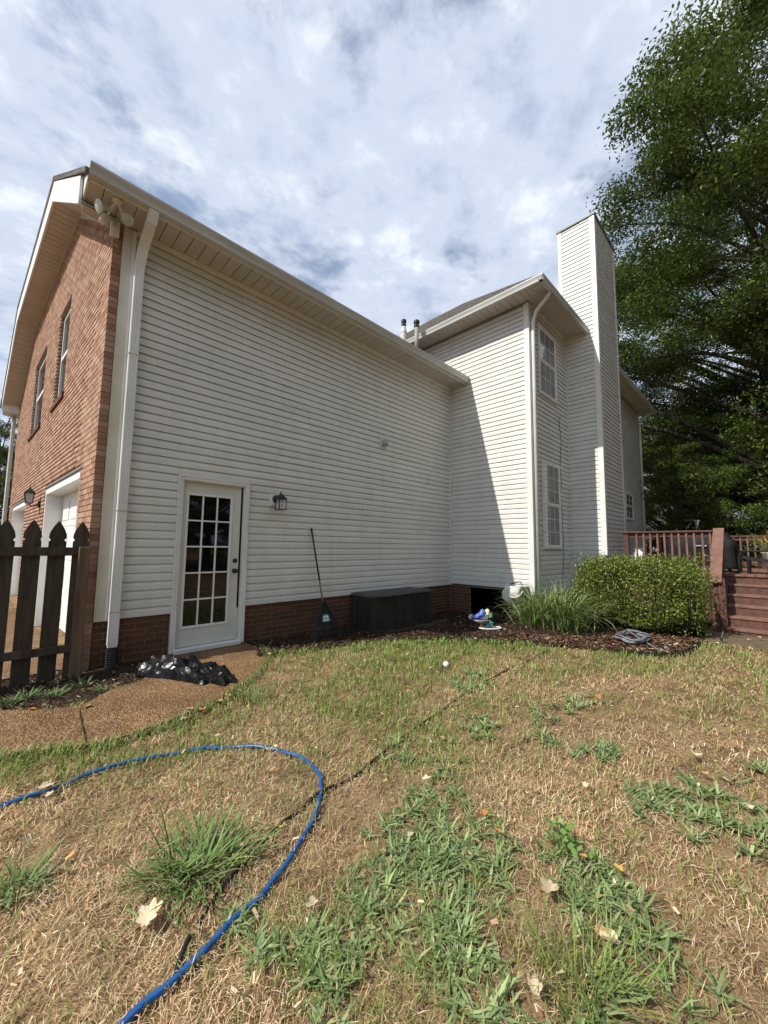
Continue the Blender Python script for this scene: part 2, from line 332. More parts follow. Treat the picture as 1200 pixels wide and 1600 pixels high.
# chimney chase
chim = obj('chimney', MB().box(XC0+0.030, XC1-0.030, YCH+0.030, -1.885, 0.0, 9.36), 'wall', house)
siding(chim, (XC0, -1.85-0.075), (0, -1), 2.685-1.85-0.075-0.10, (-1, 0), 0.35, 9.34)
siding(chim, (XC0+0.10, YCH), (1, 0), XC1-XC0-0.17, (0, -1), 0.35, 9.34)
siding(chim, (XC1, YCH+0.07), (0, 1), 0.7, (1, 0), 0.35, 9.34)
siding(chim, (XC1-0.05, -1.852), (-1, 0), 1.5, (0, 1), 6.6, 9.34)
for nm, b in (('corner_trim', (XC0-0.008, XC0+0.10, YCH-0.008, YCH+0.014, 0.3, 9.34)), ('corner_trim', (XC0-0.0085, XC0+0.012, YCH+0.014, YCH+0.10, 0.3, 9.34)),
              ('corner_trim', (XC1-0.07, XC1+0.008, YCH-0.008, YCH+0.07, 0.3, 9.34)), ('corner_trim', (XC0-0.008, XC0+0.06, -1.925, -1.845, 6.3, 9.34))):
    pbox(nm, 'trim', b, chim)
pbox('chimney_cap', pmat('cap_flashing', (0.16, 0.18, 0.17), (0.11, 0.12, 0.12), scale=4, rough=0.45), (XC0-0.03, XC1+0.03, YCH-0.03, -1.82, 9.345, 9.40), chim, 0.006)
# corner boards
pbox('corner_trim', 'trim_stain', (0.072, 0.20, -0.012, 0.016, ZS-0.01, ZT-0.02)); pbox('corner_trim', 'trim', (0.17, 0.205, -0.016, -0.0125, ZS-0.005, ZT-0.03))
pbox('corner_trim', 'siding', (L-0.02, L-0.002, -0.022, 0.016, ZS, ZT-0.03)); pbox('corner_trim', 'siding', (L-0.002, L+0.016, -0.03, -0.002, ZT+0.1, 6.48))
pbox('corner_trim', 'trim', (L-0.008, L+0.012, YC-0.008, YC+0.10, ZS-0.06, 6.48)); pbox('corner_trim', 'trim', (L+0.012, L+0.10, YC-0.009, YC+0.012, ZS-0.06, 6.48))
pbox('corner_trim', 'siding', (XC0-0.02, XC0-0.001, YC-0.02, YC+0.014, 0.5, 6.48))
pbox('corner_trim', 'trim', (XE-0.10, XE+0.004, YC-0.009, YC+0.10, 0.4, 6.48))
pbox('starter_strip', 'trim', (L-0.010, L+0.01, -1.36, -1.87, ZS-0.055, ZS+0.032)); pbox('frieze_trim', 'siding', (0.21, L-0.02, -0.018, 0.004, ZT-0.05, ZT-0.004))
pbox('frieze_trim', 'siding', (L+0.10, XC0-0.02, YC-0.016, YC+0.004, 6.46, 6.503))

# ---- brick helpers
BP, BH, BL = 0.0677, 0.0575, 0.194
bunit = MB().box(-0.5, 0.5, -0.5, 0.5, -0.5, 0.5)
_bm = bpy.data.meshes.new('brick'); _bm.from_pydata(bunit.v, [], bunit.f); _bm.materials.append(M['brick'])
_bmd = bpy.data.meshes.new('foundation_brick'); _bmd.from_pydata(bunit.v, [], bunit.f); _bmd.materials.append(M['brick_dark'])
def brick_rows(s0, s1, z0, z1, holes=(), top=None):
    """(s, z, length, height) of each brick in running bond"""
    outb = []; k = 0
    while z0+k*BP < z1-0.01:
        zb = z0+k*BP; zt = min(zb+BH, z1); off = (k % 2)*0.1022; k += 1
        s = s0-off
        while s < s1:
            segs = [(max(s, s0), min(s+BL, s1))]; s += BL+0.0105
            for (h0, h1, a0, a1) in holes:
                if zt > a0 and zb < a1:
                    ns = []
                    for a, b in segs:
                        if b <= h0 or a >= h1: ns.append((a, b))
                        else:
                            if a < h0: ns.append((a, h0))
                            if b > h1: ns.append((h1, b))
                    segs = ns
            for a, b in segs:
                if b-a < 0.02: continue
                if top and top((a+b)/2) < zt: continue
                outb.append(((a+b)/2, (zb+zt)/2, b-a, zt-zb))
    return outb
# foundation under the siding
f1 = obj('foundation', MB().box(0.075, 0.845, 0.027, 0.2, -0.35, ZS).box(1.766, L+0.1, 0.027, 0.2, -0.35, ZS), 'mortar', house)
for (s, z, ln, h) in brick_rows(0.075, L, -0.14, ZS-0.005, [(0.83, 1.78, -1, 1)]):
    inst('brick', _bmd, (s, 0.05, z), f1, scale=(ln, 0.06+random.uniform(-.003, .003), h))
f2 = obj('foundation', MB().box(L+0.027, L+0.2, -0.512, 0.1, -0.35, ZS+0.03).box(L+0.027, L+0.2, YC+0.03, -1.385, -0.35, ZS-0.05), 'mortar', house)
for (s, z, ln, h) in brick_rows(-0.02, -YC, -0.22, ZS+0.02, [(0.51, 1.385, -1, 2)]):
    if s > 1.3 and z > ZS-0.1: continue
    inst('brick', _bmd, (L+0.05, -s, z), f2, scale=(0.06+random.uniform(-.003, .003), ln, h))
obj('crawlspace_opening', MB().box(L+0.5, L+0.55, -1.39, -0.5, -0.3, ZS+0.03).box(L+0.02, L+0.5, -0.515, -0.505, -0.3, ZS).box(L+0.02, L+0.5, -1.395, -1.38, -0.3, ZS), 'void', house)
pbox('lintel', 'black', (L+0.0, L+0.1, -1.384, -0.513, ZS+0.012, ZS+0.03))
f3 = obj('foundation', MB().box(L+0.03, XC0, YC+0.03, YC+0.2, -0.35, 0.5).box(XC0+0.03, XC1-0.03, YCH+0.03, -1.9, -0.35, 0.4).box(XC1-0.05, XE-0.05, YC+0.03, YC+0.2, -0.35, 0.5), 'brick_dark', house)

# ---- brick gable end of the garage wing
TG = math.radians(-3.34); GD = Vector((math.sin(TG), math.cos(TG), 0)); GN = Vector((GD.y, -GD.x, 0)); GK = Vector((-0.02, 0.012, 0))
def gp(s, z, off=0.0): return GK+GD*s-GN*off+Vector((0, 0, z))
GW = 9.62; S1, S2 = 2.32, GW-2.32; ZF = 6.66; SL = (ZF-5.16)/S1
def gtop(s): return min(ZF, 5.16+SL*min(s, GW-s))
HOLES = [(0.76, 3.48, -1, 2.30), (6.09, 8.80, -1, 2.30), (2.50, 3.50, 3.74, 5.40), (4.90, 6.50, 3.74, 5.40)]
gw = MB(); 
for (a, b, z0, z1f) in ((0.006, 0.76, -0.3, None), (3.48, 6.09, -0.3, 3.74), (8.80, GW-0.006, -0.3, None), (0.76, 3.48, 2.30, 3.74), (6.09, 8.80, 2.30, 3.74), (0.76, 2.50, 3.74, None), (3.5, 4.9, 3.74, None), (6.5, 8.8, 3.74, None), (2.5, 3.5, 5.4, None), (4.9, 6.5, 5.4, None)):
    cuts = [a]+[c for c in (S1, S2) if a < c < b]+[b]
    for p, q in zip(cuts, cuts[1:]):
        gw.prism([gp(p, z0, -0.011), gp(q, z0, -0.011), gp(q, z1f or gtop(q), -0.011), gp(p, z1f or gtop(p), -0.011)], GN*0.075)
gable = obj('gable_wall', gw, 'mortar', house)
rows = brick_rows(0.0, GW, -0.14, ZF+0.02, HOLES, lambda s: gtop(s)+0.03)
def _bd(r):
    p = gp(r[0], r[1]); return sum((p[i]-EYE[i])**2 for i in range(3))
rows.sort(key=_bd)
for (s, z, ln, h) in rows[:300]:
    inst('brick', _bm, gp(s, z, -0.045+random.uniform(0, .003)), gable, rot=(0, 0, -TG), scale=(0.09, ln, h))
rest = rows[300:]
BV = np.array(bunit.v); BF = np.array(bunit.f)
vv = []; cc = []
for (s, z, ln, h) in rest:
    c = np.array(gp(s, z, -0.045+random.uniform(0, .003))); q = BV*np.array([0.09, ln, h]); x = q[:, 0]*GN.x+q[:, 1]*GD.x; y = q[:, 0]*GN.y+q[:, 1]*GD.y
    vv.append(np.stack([x, y, q[:, 2]], 1)+c); cc.append(np.full((8, 3), random.random()))
npmesh('brick_run', np.concatenate(vv), np.concatenate([BF+8*i for i in range(len(rest))]), 'brick_attr', np.concatenate(cc), gable)['kind'] = 'stuff'
# openings in the gable
def gbox(name, mat, s0, s1, z0, z1, o0, o1, parent=None):
    return obj(name, MB().prism([gp(s0, z0, o0), gp(s1, z0, o0), gp(s1, z1, o0), gp(s0, z1, o0)], GN*(o0-o1)), mat, parent or house)
for (s0, s1) in ((0.76, 3.48), (6.09, 8.80)):
    gbox('steel_lintel', 'black', s0-0.12, s1+0.12, 2.298, 2.312, 0.004, -0.1)
    fr = gbox('garage_door_frame', 'white', s0, s0+0.06, 0.0, 2.297, -0.012, -0.34)
    gbox('jamb', 'white', s1-0.06, s1, 0.0, 2.297, -0.012, -0.34, fr); gbox('head', 'white', s0+0.06, s1-0.06, 2.20, 2.297, -0.012, -0.34, fr)
    gd = gbox('garage_door', 'white', s0+0.06, s1-0.06, 0.02, 2.20, -0.26, -0.30)
    for r in range(4):
        za = 0.03+r*0.545
        gbox('door_section', 'white', s0+0.063, s1-0.063, za, za+0.535, -0.245, -0.259, gd)
        for c in range(4):
            a = s0+0.16+c*0.63
            gbox('raised_panel', 'white', a, a+0.48, za+0.10, za+0.43, -0.236, -0.2445, gd)
for (s0, s1) in ((2.50, 3.50), (4.90, 6.50)):
    wn = gbox('window', 'glass_dark', s0+0.06, s1-0.06, 3.86, 5.34, -0.085, -0.10)
    for (a, b, c, d) in ((s0+.003, s0+.06, 3.80, 5.395), (s1-.06, s1-.003, 3.80, 5.395), (s0+.06, s1-.06, 5.33, 5.395), (s0+.06, s1-.06, 3.80, 3.87), (s0+.06, s1-.06, 4.58, 4.64)):
        gbox('frame', 'white', a, b, c, d, -0.055, -0.11, wn)
    obj('sill', MB().prism([gp(s0-0.06, 3.74, 0.03), gp(s0-0.06, 3.805, -0.06), gp(s0-0.06, 3.66, -0.06), gp(s0-0.06, 3.66, 0.03)], GD*(s1-s0+0.12)), 'brick_dark', wn)

# ---- rake, jerkinhead eave and returns of the garage roof
RO = 0.36
rk = [(-0.10, 5.16-SL*0.10), (S1, ZF), (S2, ZF), (GW+0.10, 5.16-SL*0.10)]
sofm = obj('rake_soffit', MB().add([], []), 'soffit', house); mb = MB(); nb = 0
for (a, za), (b, zb_) in zip(rk, rk[1:]):
    ln = math.hypot(b-a, zb_-za); n = max(1, int(ln/0.145))
    for i in range(n):
        t0 = i/n; t1 = (i+1)/n-0.010/ln
        p = [(a+(b-a)*t, za+(zb_-za)*t) for t in (t0, t1)]
        obj('soffit_panel', MB().prism([gp(p[0][0], p[0][1]+.004, -0.004), gp(p[1][0], p[1][1]+.004, -0.004), gp(p[1][0], p[1][1]+.004, RO-0.03), gp(p[0][0], p[0][1]+.004, RO-0.03)], (0, 0, 0.012)), 'soffit', sofm)
    mb.prism([gp(a, za+.025, -0.01), gp(b, zb_+.025, -0.01), gp(b, zb_+.025, RO-0.03), gp(a, za+.025, RO-0.03)], (0, 0, 0.02))
    obj('rake_fascia', MB().prism([gp(a, za-.012, RO-.03), gp(b, zb_-.012, RO-.03), gp(b, zb_+.32, RO-.03), gp(a, za+.32, RO-.03)], -GN*0.025), 'trim', house)
    obj('rake_trim', MB().prism([gp(a, za-.05, 0.002), gp(b, zb_-.05, 0.002), gp(b, zb_-.002, 0.002), gp(a, za-.002, 0.002)], -GN*0.03), 'soffit', house)
sofm.data.from_pydata(mb.v, [], mb.f)
# garage roof: planes as a solid slab
def slab(name, polys, mat, th, parent=None):
    bm = bmesh.new(); vmap = {}
    def gv(p):
        k = tuple(round(c, 4) for c in p)
        if k not in vmap: vmap[k] = bm.verts.new(k)
        return vmap[k]
    for pl in polys: bm.faces.new([gv(p) for p in pl])
    bmesh.ops.recalc_face_normals(bm, faces=bm.faces[:])
    if sum(f.normal.z for f in bm.faces) < 0: bmesh.ops.reverse_faces(bm, faces=bm.faces[:])
    bmesh.ops.solidify(bm, geom=bm.faces[:], thickness=th)
    me = bpy.data.meshes.new(name); bm.to_mesh(me); bm.free(); me.materials.append(M[mat]); return link(bpy.data.objects.new(name, me), parent or house)
DR = 0.40
def rp(s, x=None, off=None):
    z = 5.16+SL*min(s, GW-s)+DR
    if x is None:
        p = gp(s, z, off if off is not None else RO+0.012); return (p.x, p.y, p.z)
    return (x, s, z)
smid = GW/2; zr = 5.16+SL*smid+DR; xj = (zr-(ZF+DR))/SL
e0 = -0.50
jer = gp(smid, zr, -xj+0.3)
gr = slab('roof', [[rp(e0), rp(e0, L+0.1), rp(smid, L+0.1), (jer.x, jer.y, zr), rp(S1)],
              [rp(GW+0.5), rp(GW+0.5, L+0.1), rp(smid, L+0.1), (jer.x, jer.y, zr), rp(S2)],
              [rp(S1), (jer.x, jer.y, zr), rp(S2)]], 'shingle', 0.05)
# eave along the siding wall
def eave(p0, p1, nr, zs, depth, zg, gout, pitch_=0.15, mitre0=0.0, mitre1=0.0, gut=True):
    """soffit panels, fascia and K gutter along p0->p1; nr outwards (2D), depth of soffit, gout distance of gutter front"""
    p0 = Vector((*p0, 0)); p1 = Vector((*p1, 0)); d = (p1-p0).normalized(); nr = Vector((*nr, 0)); ln = (p1-p0).length
    sf = obj('soffit', MB().prism([p0+Vector((0, 0, zs+.02)), p1+Vector((0, 0, zs+.02)), p1+d*mitre1+nr*depth+Vector((0, 0, zs+.02)), p0-d*mitre0+nr*depth+Vector((0, 0, zs+.02))], (0, 0, 0.02)), 'wall', house)
    n = int(ln/pitch_)
    for i in range(n):
        a = p0+d*(ln*i/n); b = p0+d*(ln*(i+1)/n-0.009)
        obj('soffit_panel', MB().prism([a+Vector((0, 0, zs)), b+Vector((0, 0, zs)), b+nr*depth+Vector((0, 0, zs)), a+nr*depth+Vector((0, 0, zs))], (0, 0, 0.012)), 'soffit', sf)
    for mt, pp, sg in ((mitre0, p0, -1), (mitre1, p1, 1)):
        if mt > 0:
            k = 4
            for i in range(k):
                t0, t1 = i/k, (i+1)/k-0.02
                q = [pp+d*sg*mt*t0+nr*depth*t0, pp+d*sg*mt*t1+nr*depth*t1, pp+d*sg*mt*t1+nr*depth, pp+d*sg*mt*t0+nr*depth]
                obj('soffit_panel', MB().prism([x+Vector((0, 0, zs)) for x in q], (0, 0, 0.012)), 'soffit', sf)
    f0 = p0-d*mitre0; f1_ = p1+d*mitre1
    obj('fascia', MB().prism([f0+nr*depth+Vector((0, 0, zs-.012)), f1_+nr*depth+Vector((0, 0, zs-.012)), f1_+nr*depth+Vector((0, 0, zg+.01)), f0+nr*depth+Vector((0, 0, zg+.01))], nr*0.02), 'trim', house)
    if gut:
        w0 = depth+0.021; W_ = gout-w0
        pr = [(w0, 0), (w0, -0.115), (w0+W_*0.68, -0.115), (w0+W_*0.72, -0.085), (w0+W_*0.80, -0.062), (w0+W_*0.97, -0.03), (w0+W_, -0.022), (w0+W_, 0.0), (w0+W_-0.012, 0.0), (w0+W_-0.012, -0.008)]
        g = MB(); g.strip([nr*a+Vector((0, 0, b)) for a, b in pr], f0+Vector((0, 0, zg))-(d*(gout-depth) if mitre0 else d*0), f1_+Vector((0, 0, zg))+(d*(gout-depth) if mitre1 else d*0))
        for e, on_ in ((f0, not mitre0), (f1_, not mitre1)):
            if on_: g.add([e+nr*a+Vector((0, 0, zg+b)) for a, b in pr[:8]], [tuple(range(8))])
        obj('gutter', g, 'gutter', house)
eave((-0.33, 0.005), (L-0.001, 0.005), (0, -1), ZT, 0.415, 5.30, 0.552)
# return box at the corner: end board over the eave and a frieze block
zr0 = 5.16+SL*e0+DR
obj('eave_return', MB().prism([(-0.335, 0.06, ZT-0.012), (-0.335, -0.435, ZT-0.012), (-0.335, -0.435, 5.16+SL*-0.435+DR-0.06), (-0.335, 0.06, 5.16+SL*0.06+DR-0.06)], (0.02, 0, 0)), 'trim', house)
pbox('soffit_block', 'soffit', (-0.315, 0.08, 0.006, 0.16, ZT, ZT+0.02)); pbox('eave_return', 'trim', (-0.315, -0.02, 0.14, 0.16, ZT-0.012, 5.30))
obj('drip_edge', MB().prism([(-0.335, -0.45, 5.24), (-0.335, -0.50, 5.25), (-0.335, -0.50, 5.262), (-0.335, 0.02, 5.60), (-0.335, 0.02, 5.55)], (0.008, 0, 0)), 'trim', house)
pbox('frieze_block', 'white', (-0.055, 0.03, -0.02, 0.03, 4.98, ZT-0.015))
# far eave end with gutter and downspout
fe = gp(GW, 0, 0)
pbox('eave_return', 'trim', (fe.x-0.33, fe.x+0.1, fe.y-0.05, fe.y+0.43, 5.0, 5.32)); pbox('gutter', 'gutter', (fe.x-0.36, fe.x+5, fe.y+0.44, fe.y+0.56, 5.18, 5.31))
obj('downspout', MB().tube([(fe.x-0.1, fe.y+0.5, 5.2), (fe.x-0.1, fe.y+0.45, 5.05), (fe.x-0.09, fe.y+0.06, 4.8), (fe.x-0.09, fe.y+0.06, 0.1)], 0.045, 6), 'gutter', house)
# main eaves
ZM = 6.507
eave((L-0.001, 8.0), (L-0.001, YC), (-1, 0), ZM, 0.43, 6.575, 0.534, mitre1=0.43)
eave((L-0.001, YC), (XC0-0.001, YC), (0, -1), ZM, 0.43, 6.575, 0.534, mitre0=0.43)
eave((XC1+0.001, YC), (XE+0.40, YC), (0, -1), ZM, 0.43, 6.575, 0.534)
# main hip roof in shingle courses
X0, X1, Y0, Y1 = L-0.50, XE+0.50, YC-0.50, 9.5; RPZ = 6.585; PM = 0.82; HX = (X1-X0)/2
mb = MB(); nrow = int(HX*math.hypot(1, PM)/0.14)
for (kind) in range(4):
    for r in range(nrow):
        a = HX*r/nrow; b = HX*(r+1)/nrow; za = RPZ+PM*a; zb_ = RPZ+PM*b; lift = 0.014
        if kind == 0: q = [(X0+a, Y1-a, za+lift), (X0+a, Y0+a, za+lift), (X0+b, Y0+b, zb_), (X0+b, Y1-b, zb_)]; lo = [(X0+a, Y0+a, za-.004), (X0+a, Y1-a, za-.004)]
        elif kind == 1: q = [(X0+a, Y0+a, za+lift), (X1-a, Y0+a, za+lift), (X1-b, Y0+b, zb_), (X0+b, Y0+b, zb_)]; lo = [(X1-a, Y0+a, za-.004), (X0+a, Y0+a, za-.004)]
        elif kind == 2: q = [(X1-a, Y0+a, za+lift), (X1-a, Y1-a, za+lift), (X1-b, Y1-b, zb_), (X1-b, Y0+b, zb_)]; lo = [(X1-a, Y1-a, za-.004), (X1-a, Y0+a, za-.004)]
        else: q = [(X1-a, Y1-a, za+lift), (X0+a, Y1-a, za+lift), (X0+b, Y1-b, zb_), (X1-b, Y1-b, zb_)]; lo = [(X0+a, Y1-a, za-.004), (X1-a, Y1-a, za-.004)]
        mb.add(q+lo, [(0, 1, 2, 3), (1, 0, 5, 4)])
mroof = obj('roof', mb, 'shingle', house)
# vent stacks through the garage roof
for (u, vtop, y, r, boot) in ((631, 499, 1.15, 0.045, True), (651, 500, 0.45, 0.048, False)):
    tp = on('y', y, u, vtop); zr_ = 5.16+SL*y+DR
    vp = obj('vent_pipe', MB().tube([(tp[0], y, zr_-0.05), (tp[0], y, tp[2]-0.03)], r, 14), pmat('vent_pvc', (0.33, 0.31, 0.24), (0.24, 0.22, 0.18), scale=8), gr, True)
    obj('vent_cap', MB().lathe([(r*.9, -.19), (r*1.45, -.17), (r*1.45, -.15), (r*1.1, -.145), (r*1.1, -.10), (r*1.5, -.09), (r*1.5, -.03), (r*1.1, -.012), (.001, 0)], (tp[0], y, tp[2]), n=16), 'blackplastic', vp)
    if boot: obj('vent_boot', MB().lathe([(r*2.6, zr_-tp[2]-.1), (r*1.9, -.35), (r*1.05, -.2)], (tp[0], y, tp[2]), n=16), 'gutter', vp)

# ---- downspouts
def ribbed(p0, p1, wx, wy, n=5):
    """rectangular corrugated downspout between two heights"""
    mb = MB(); x, y = p0[:2]; pts = []
    for i in range(n*2+1): pts.append((-wx/2+wx*i/(n*2), -wy/2-(0.004 if i % 2 else 0)))
    pts += [(wx/2, wy/2), (-wx/2, wy/2)]
    return mb.prism([(x+a, y+b, p0[2]) for a, b in pts], (0, 0, p1[2]-p0[2]))
ds = obj('downspout', ribbed((0.247, -0.05, 0.27), (0.247, -0.05, 4.72), 0.098, 0.07), 'trim', house)
obj('elbow', MB().beam((0.247, -0.05, 4.70), (0.26, -0.13, 4.95), 0.10, 0.075, (0, 1, 0)).beam((0.26, -0.12, 4.92), (0.27, -0.40, 5.12), 0.10, 0.075, (0, 1, 0)).beam((0.27, -0.39, 5.08), (0.27, -0.47, 5.20), 0.10, 0.075, (0, 1, 0)), 'trim', ds)
for z in (0.62, 1.75, 3.6): obj('seam', MB().box(0.193, 0.301, -0.091, -0.012, z, z+0.012), 'trim_stain', ds)
obj('drain_pipe', MB().lathe([(0.05+0.006*(i % 2), -0.12+i*0.012) for i in range(32)], (0.247, -0.06, 0.0), n=16), 'blackplastic', ds)
obj('outlet', MB().box(0.205, 0.292, -0.086, -0.02, 0.24, 0.27), 'trim', ds)
ds2 = obj('downspout', MB().tube([(L+0.08, YC-0.06, 0.3), (L+0.08, YC-0.06, 6.02), (L+0.08, YC-0.075, 6.10), (L+0.02, YC-0.16, 6.22), (L-0.02, YC-0.36, 6.36), (L-0.02, YC-0.43, 6.42), (L-0.02, YC-0.46, 6.50)], 0.038, 10), 'trim', house, True)
ds3 = obj('downspout', MB().tube([(XE-0.16, YC-0.06, 0.9), (XE-0.16, YC-0.06, 6.1), (XE-0.1, YC-0.25, 6.3), (XE, YC-0.45, 6.47)], 0.04, 8), 'trim', house, True)

# ---- french door
D0, D1 = 0.836, 1.775
fr = obj('door_frame', MB().bbox(D0, D0+0.062, -0.03, 0.02, 0.05, 2.266, .006), 'trim', house)
obj('casing', MB().bbox(D1-0.062, D1, -0.03, 0.02, 0.05, 2.266, .006), 'trim', fr); obj('casing', MB().bbox(D0+0.062, D1-0.062, -0.031, 0.02, 2.204, 2.266, .006), 'trim', fr)
for b in ((D0+0.004, D0+0.02, -0.036, -0.0301, 0.05, 2.262), (D1-0.02, D1-0.004, -0.036, -0.0301, 0.05, 2.262), (D0+0.02, D1-0.02, -0.036, -0.0311, 2.246, 2.262)): obj('moulding', MB().box(*b), 'trim', fr)
obj('jamb', MB().box(D0+0.062, D0+0.072, -0.005, 0.12, 0.06, 2.204), 'trim', fr); obj('jamb', MB().box(D1-0.072, D1-0.062, -0.005, 0.12, 0.06, 2.204), 'trim', fr); obj('jamb', MB().box(D0+0.072, D1-0.072, -0.005, 0.12, 2.194, 2.204), 'trim', fr)
obj('threshold', MB().bbox(D0+0.05, D1-0.05, -0.06, 0.12, 0.035, 0.092, .006), 'trim', fr)
obj('foundation', MB().box(D0, D1, 0.02, 0.2, -0.2, 0.036), 'void', fr)
a0, a1, b0, b1 = D0+0.075, D1-0.075, 0.10, 2.190; g0, g1, h0, h1 = 0.985, 1.528, 0.352, 2.022; YD = 0.03
door = obj('door', MB().box(a0, g0, YD, YD+.045, b0, b1).box(g1, a1, YD, YD+.045, b0, b1).box(g0, g1, YD, YD+.045, b0, h0).box(g0, g1, YD, YD+.045, h1, b1), 'door', house)
for b in ((g0-.03, g0, h0-.03, h1+.03), (g1, g1+.03, h0-.03, h1+.03), (g0, g1, h0-.03, h0), (g0, g1, h1, h1+.03)): obj('lite_frame', MB().bbox(b[0], b[1], YD-.012, YD-.0005, b[2], b[3], .004), 'white', door)
mw = 0.020; pw = (g1-g0-2*mw)/3; ph = (h1-h0-4*mw)/5
for i in range(2): obj('muntin', MB().bbox(g0+(i+1)*pw+i*mw, g0+(i+1)*(pw+mw), YD-.006, YD+.018, h0, h1, .003), 'white', door)
for j in range(4): obj('muntin', MB().bbox(g0, g1, YD-.0055, YD+.017, h0+(j+1)*ph+j*mw, h0+(j+1)*(ph+mw), .003), 'white', door)
for i in range(3):
    for j in range(5):
        x = g0+i*(pw+mw); z = h0+j*(ph+mw); obj('pane', MB().box(x-.002, x+pw+.002, YD+.012, YD+.016, z-.002, z+ph+.002), 'glass_dark', door)
obj('knob', MB().lathe([(.001, -.002), (.033, -.002), (.033, .006), (.012, .010), (.012, .032), (.027, .042), (.030, .055), (.024, .068), (.001, .074)], (1.622, YD, 1.028), (0, -1, 0), 18), 'black', door, True)
obj('deadbolt', MB().lathe([(.001, -.002), (.032, -.002), (.031, .012), (.022, .020), (.001, .024)], (1.624, YD, 1.168), (0, -1, 0), 18), 'black', door, True)
obj('weatherstrip', MB().box(a1, D1-0.0725, YD-.004, YD+.03, 0.1, 0.20), 'black', door)

# ---- windows of the main wall (double hung, grilles)
def dh_window(x0, x1, z0, z1, y, cols=3, r=(3, 3)):
    f = 0.055; zm = (z0+z1)/2+0.01
    w_ = obj('window', MB().bbox(x0, x0+f, y-.032, y, z0, z1, .005).bbox(x1-f, x1, y-.032, y, z0, z1, .005).bbox(x0+f, x1-f, y-.031, y, z1-f, z1, .005).bbox(x0+f, x1-f, y-.04, y, z0, z0+f, .005), 'trim', house)
    for k, (za, zb_, yo) in enumerate(((z0+f, zm, .010), (zm, z1-f, .018))):
        s_ = 0.032; xa, xb = x0+f, x1-f
        obj('sash', MB().box(xa, xa+s_, y-yo-.008, y-.004, za, zb_).box(xb-s_, xb, y-yo-.008, y-.004, za, zb_).box(xa+s_, xb-s_, y-yo-.009, y-.004, za, za+s_).box(xa+s_, xb-s_, y-yo-.009, y-.004, zb_-s_, zb_), 'white', w_)
        obj('pane', MB().box(xa+s_, xb-s_, y-yo-.001, y-yo, za+s_, zb_-s_), 'glass', w_)
        for c in range(1, cols): q = xa+s_+(xb-xa-2*s_)*c/cols; obj('grille', MB().box(q-.006, q+.006, y-yo-.004, y-yo-.0012, za+s_, zb_-s_), 'white', w_)
        for c in range(1, r[k]): q = za+s_+(zb_-za-2*s_)*c/r[k]; obj('grille', MB().box(xa+s_, xb-s_, y-yo-.0038, y-yo-.0011, q-.006, q+.006), 'white', w_)
    return w_
dh_window(7.14, 8.08, 4.66, 6.20, YC, 3, (2, 2)); dh_window(7.165, 8.11, 1.375, 3.25, YC, 3, (3, 3)); dh_window(13.65, 14.6, 2.36, 3.28, YC, 2, (2, 2))
# black cable stapled to the wall between window and chimney
cp = [on('y', YC-0.02, u, v) for u, v in ((876, 650), (873, 660), (875, 672), (877, 690), (876, 712), (875, 730), (877, 752), (876, 776), (878, 800), (880, 840), (881, 870), (880, 900))]
obj('cable', MB().tube(cp, 0.006, 6), 'black', house)
# ------------------------------------------------------------------ ground, paths and beds
M['lawn'] = pmat('thatch_and_soil', (0.15, 0.098, 0.052), (0.28, 0.19, 0.10), scale=5, rough=0.95, bump=0.9, bscale=55, spec=0.1, detail=9)
M['mulchbase'] = pmat('bark_mulch', (0.026, 0.018, 0.012), (0.055, 0.034, 0.022), scale=30, rough=0.95, bump=1.0, bscale=70, spec=0.1)
M['dirt'] = pmat('packed_dirt', (0.12, 0.09, 0.06), (0.17, 0.13, 0.085), scale=9, rough=0.95, bump=0.5, bscale=60, spec=0.1)
gx = np.concatenate([[-400, -150, -60, -25, -12, -7], np.arange(-4, 11.01, 0.08), [14, 20, 30, 60, 150, 400]])
gy = np.concatenate([[-400, -150, -60, -25, -14, -10], np.arange(-8, 0.61, 0.08), [2, 5, 10, 14, 25, 60, 150, 400]])
GX, GY = np.meshgrid(gx, gy); GZ = gz(GX, GY)*((GX > -5) & (GX < 12) & (GY > -9) & (GY < 1))
near = (np.abs(GX-3) < 7.5) & (np.abs(GY+4) < 4.5)
GZ = GZ+np.where(near, RNG.normal(0, 0.004, GX.shape), 0)-0.004
nx, ny = len(gx), len(gy); idx = np.arange(nx*ny).reshape(ny, nx)
Fq = np.stack([idx[:-1, :-1], idx[:-1, 1:], idx[1:, 1:], idx[1:, :-1]], -1).reshape(-1, 4)
lawn = npmesh('lawn', np.stack([GX, GY, GZ], -1).reshape(-1, 3), Fq, 'lawn', smooth=True); lawn['kind'] = 'structure'
def in_poly(px, py, poly):
    px = np.asarray(px); py = np.asarray(py); c = np.zeros(px.shape, bool); n = len(poly)
    for i in range(n):
        (x0, y0), (x1, y1) = poly[i], poly[(i+1) % n]
        if y0 == y1: continue
        c ^= ((y0 > py) != (y1 > py)) & (px < (x1-x0)*(py-y0)/(y1-y0)+x0)
    return c
def sheet(name, poly, z0, z1, mat, kind='structure'):
    o = obj(name, MB().prism([(x, y, z0) for x, y in poly], (0, 0, z1-z0)), mat); o['kind'] = kind; return o
WALK_R = [(-0.135, -1.10), (0.10, -0.86), (0.38, -0.76), (0.60, -0.42), (0.72, 0.015), (1.80, 0.015), (1.84, -0.28), (1.78, -0.62), (1.60, -0.98), (1.28, -1.36), (0.98, -1.58), (0.62, -1.79), (0.30, -1.90), (-0.03, -1.95), (-0.185, -1.90)]
WALK_L = [(-0.15, -1.09), (-0.20, -1.90), (-0.61, -1.72), (-1.4, -1.60), (-6, -1.55), (-6, -0.62), (-1.2, -0.66), (-0.6, -0.78), (-0.36, -0.98)]
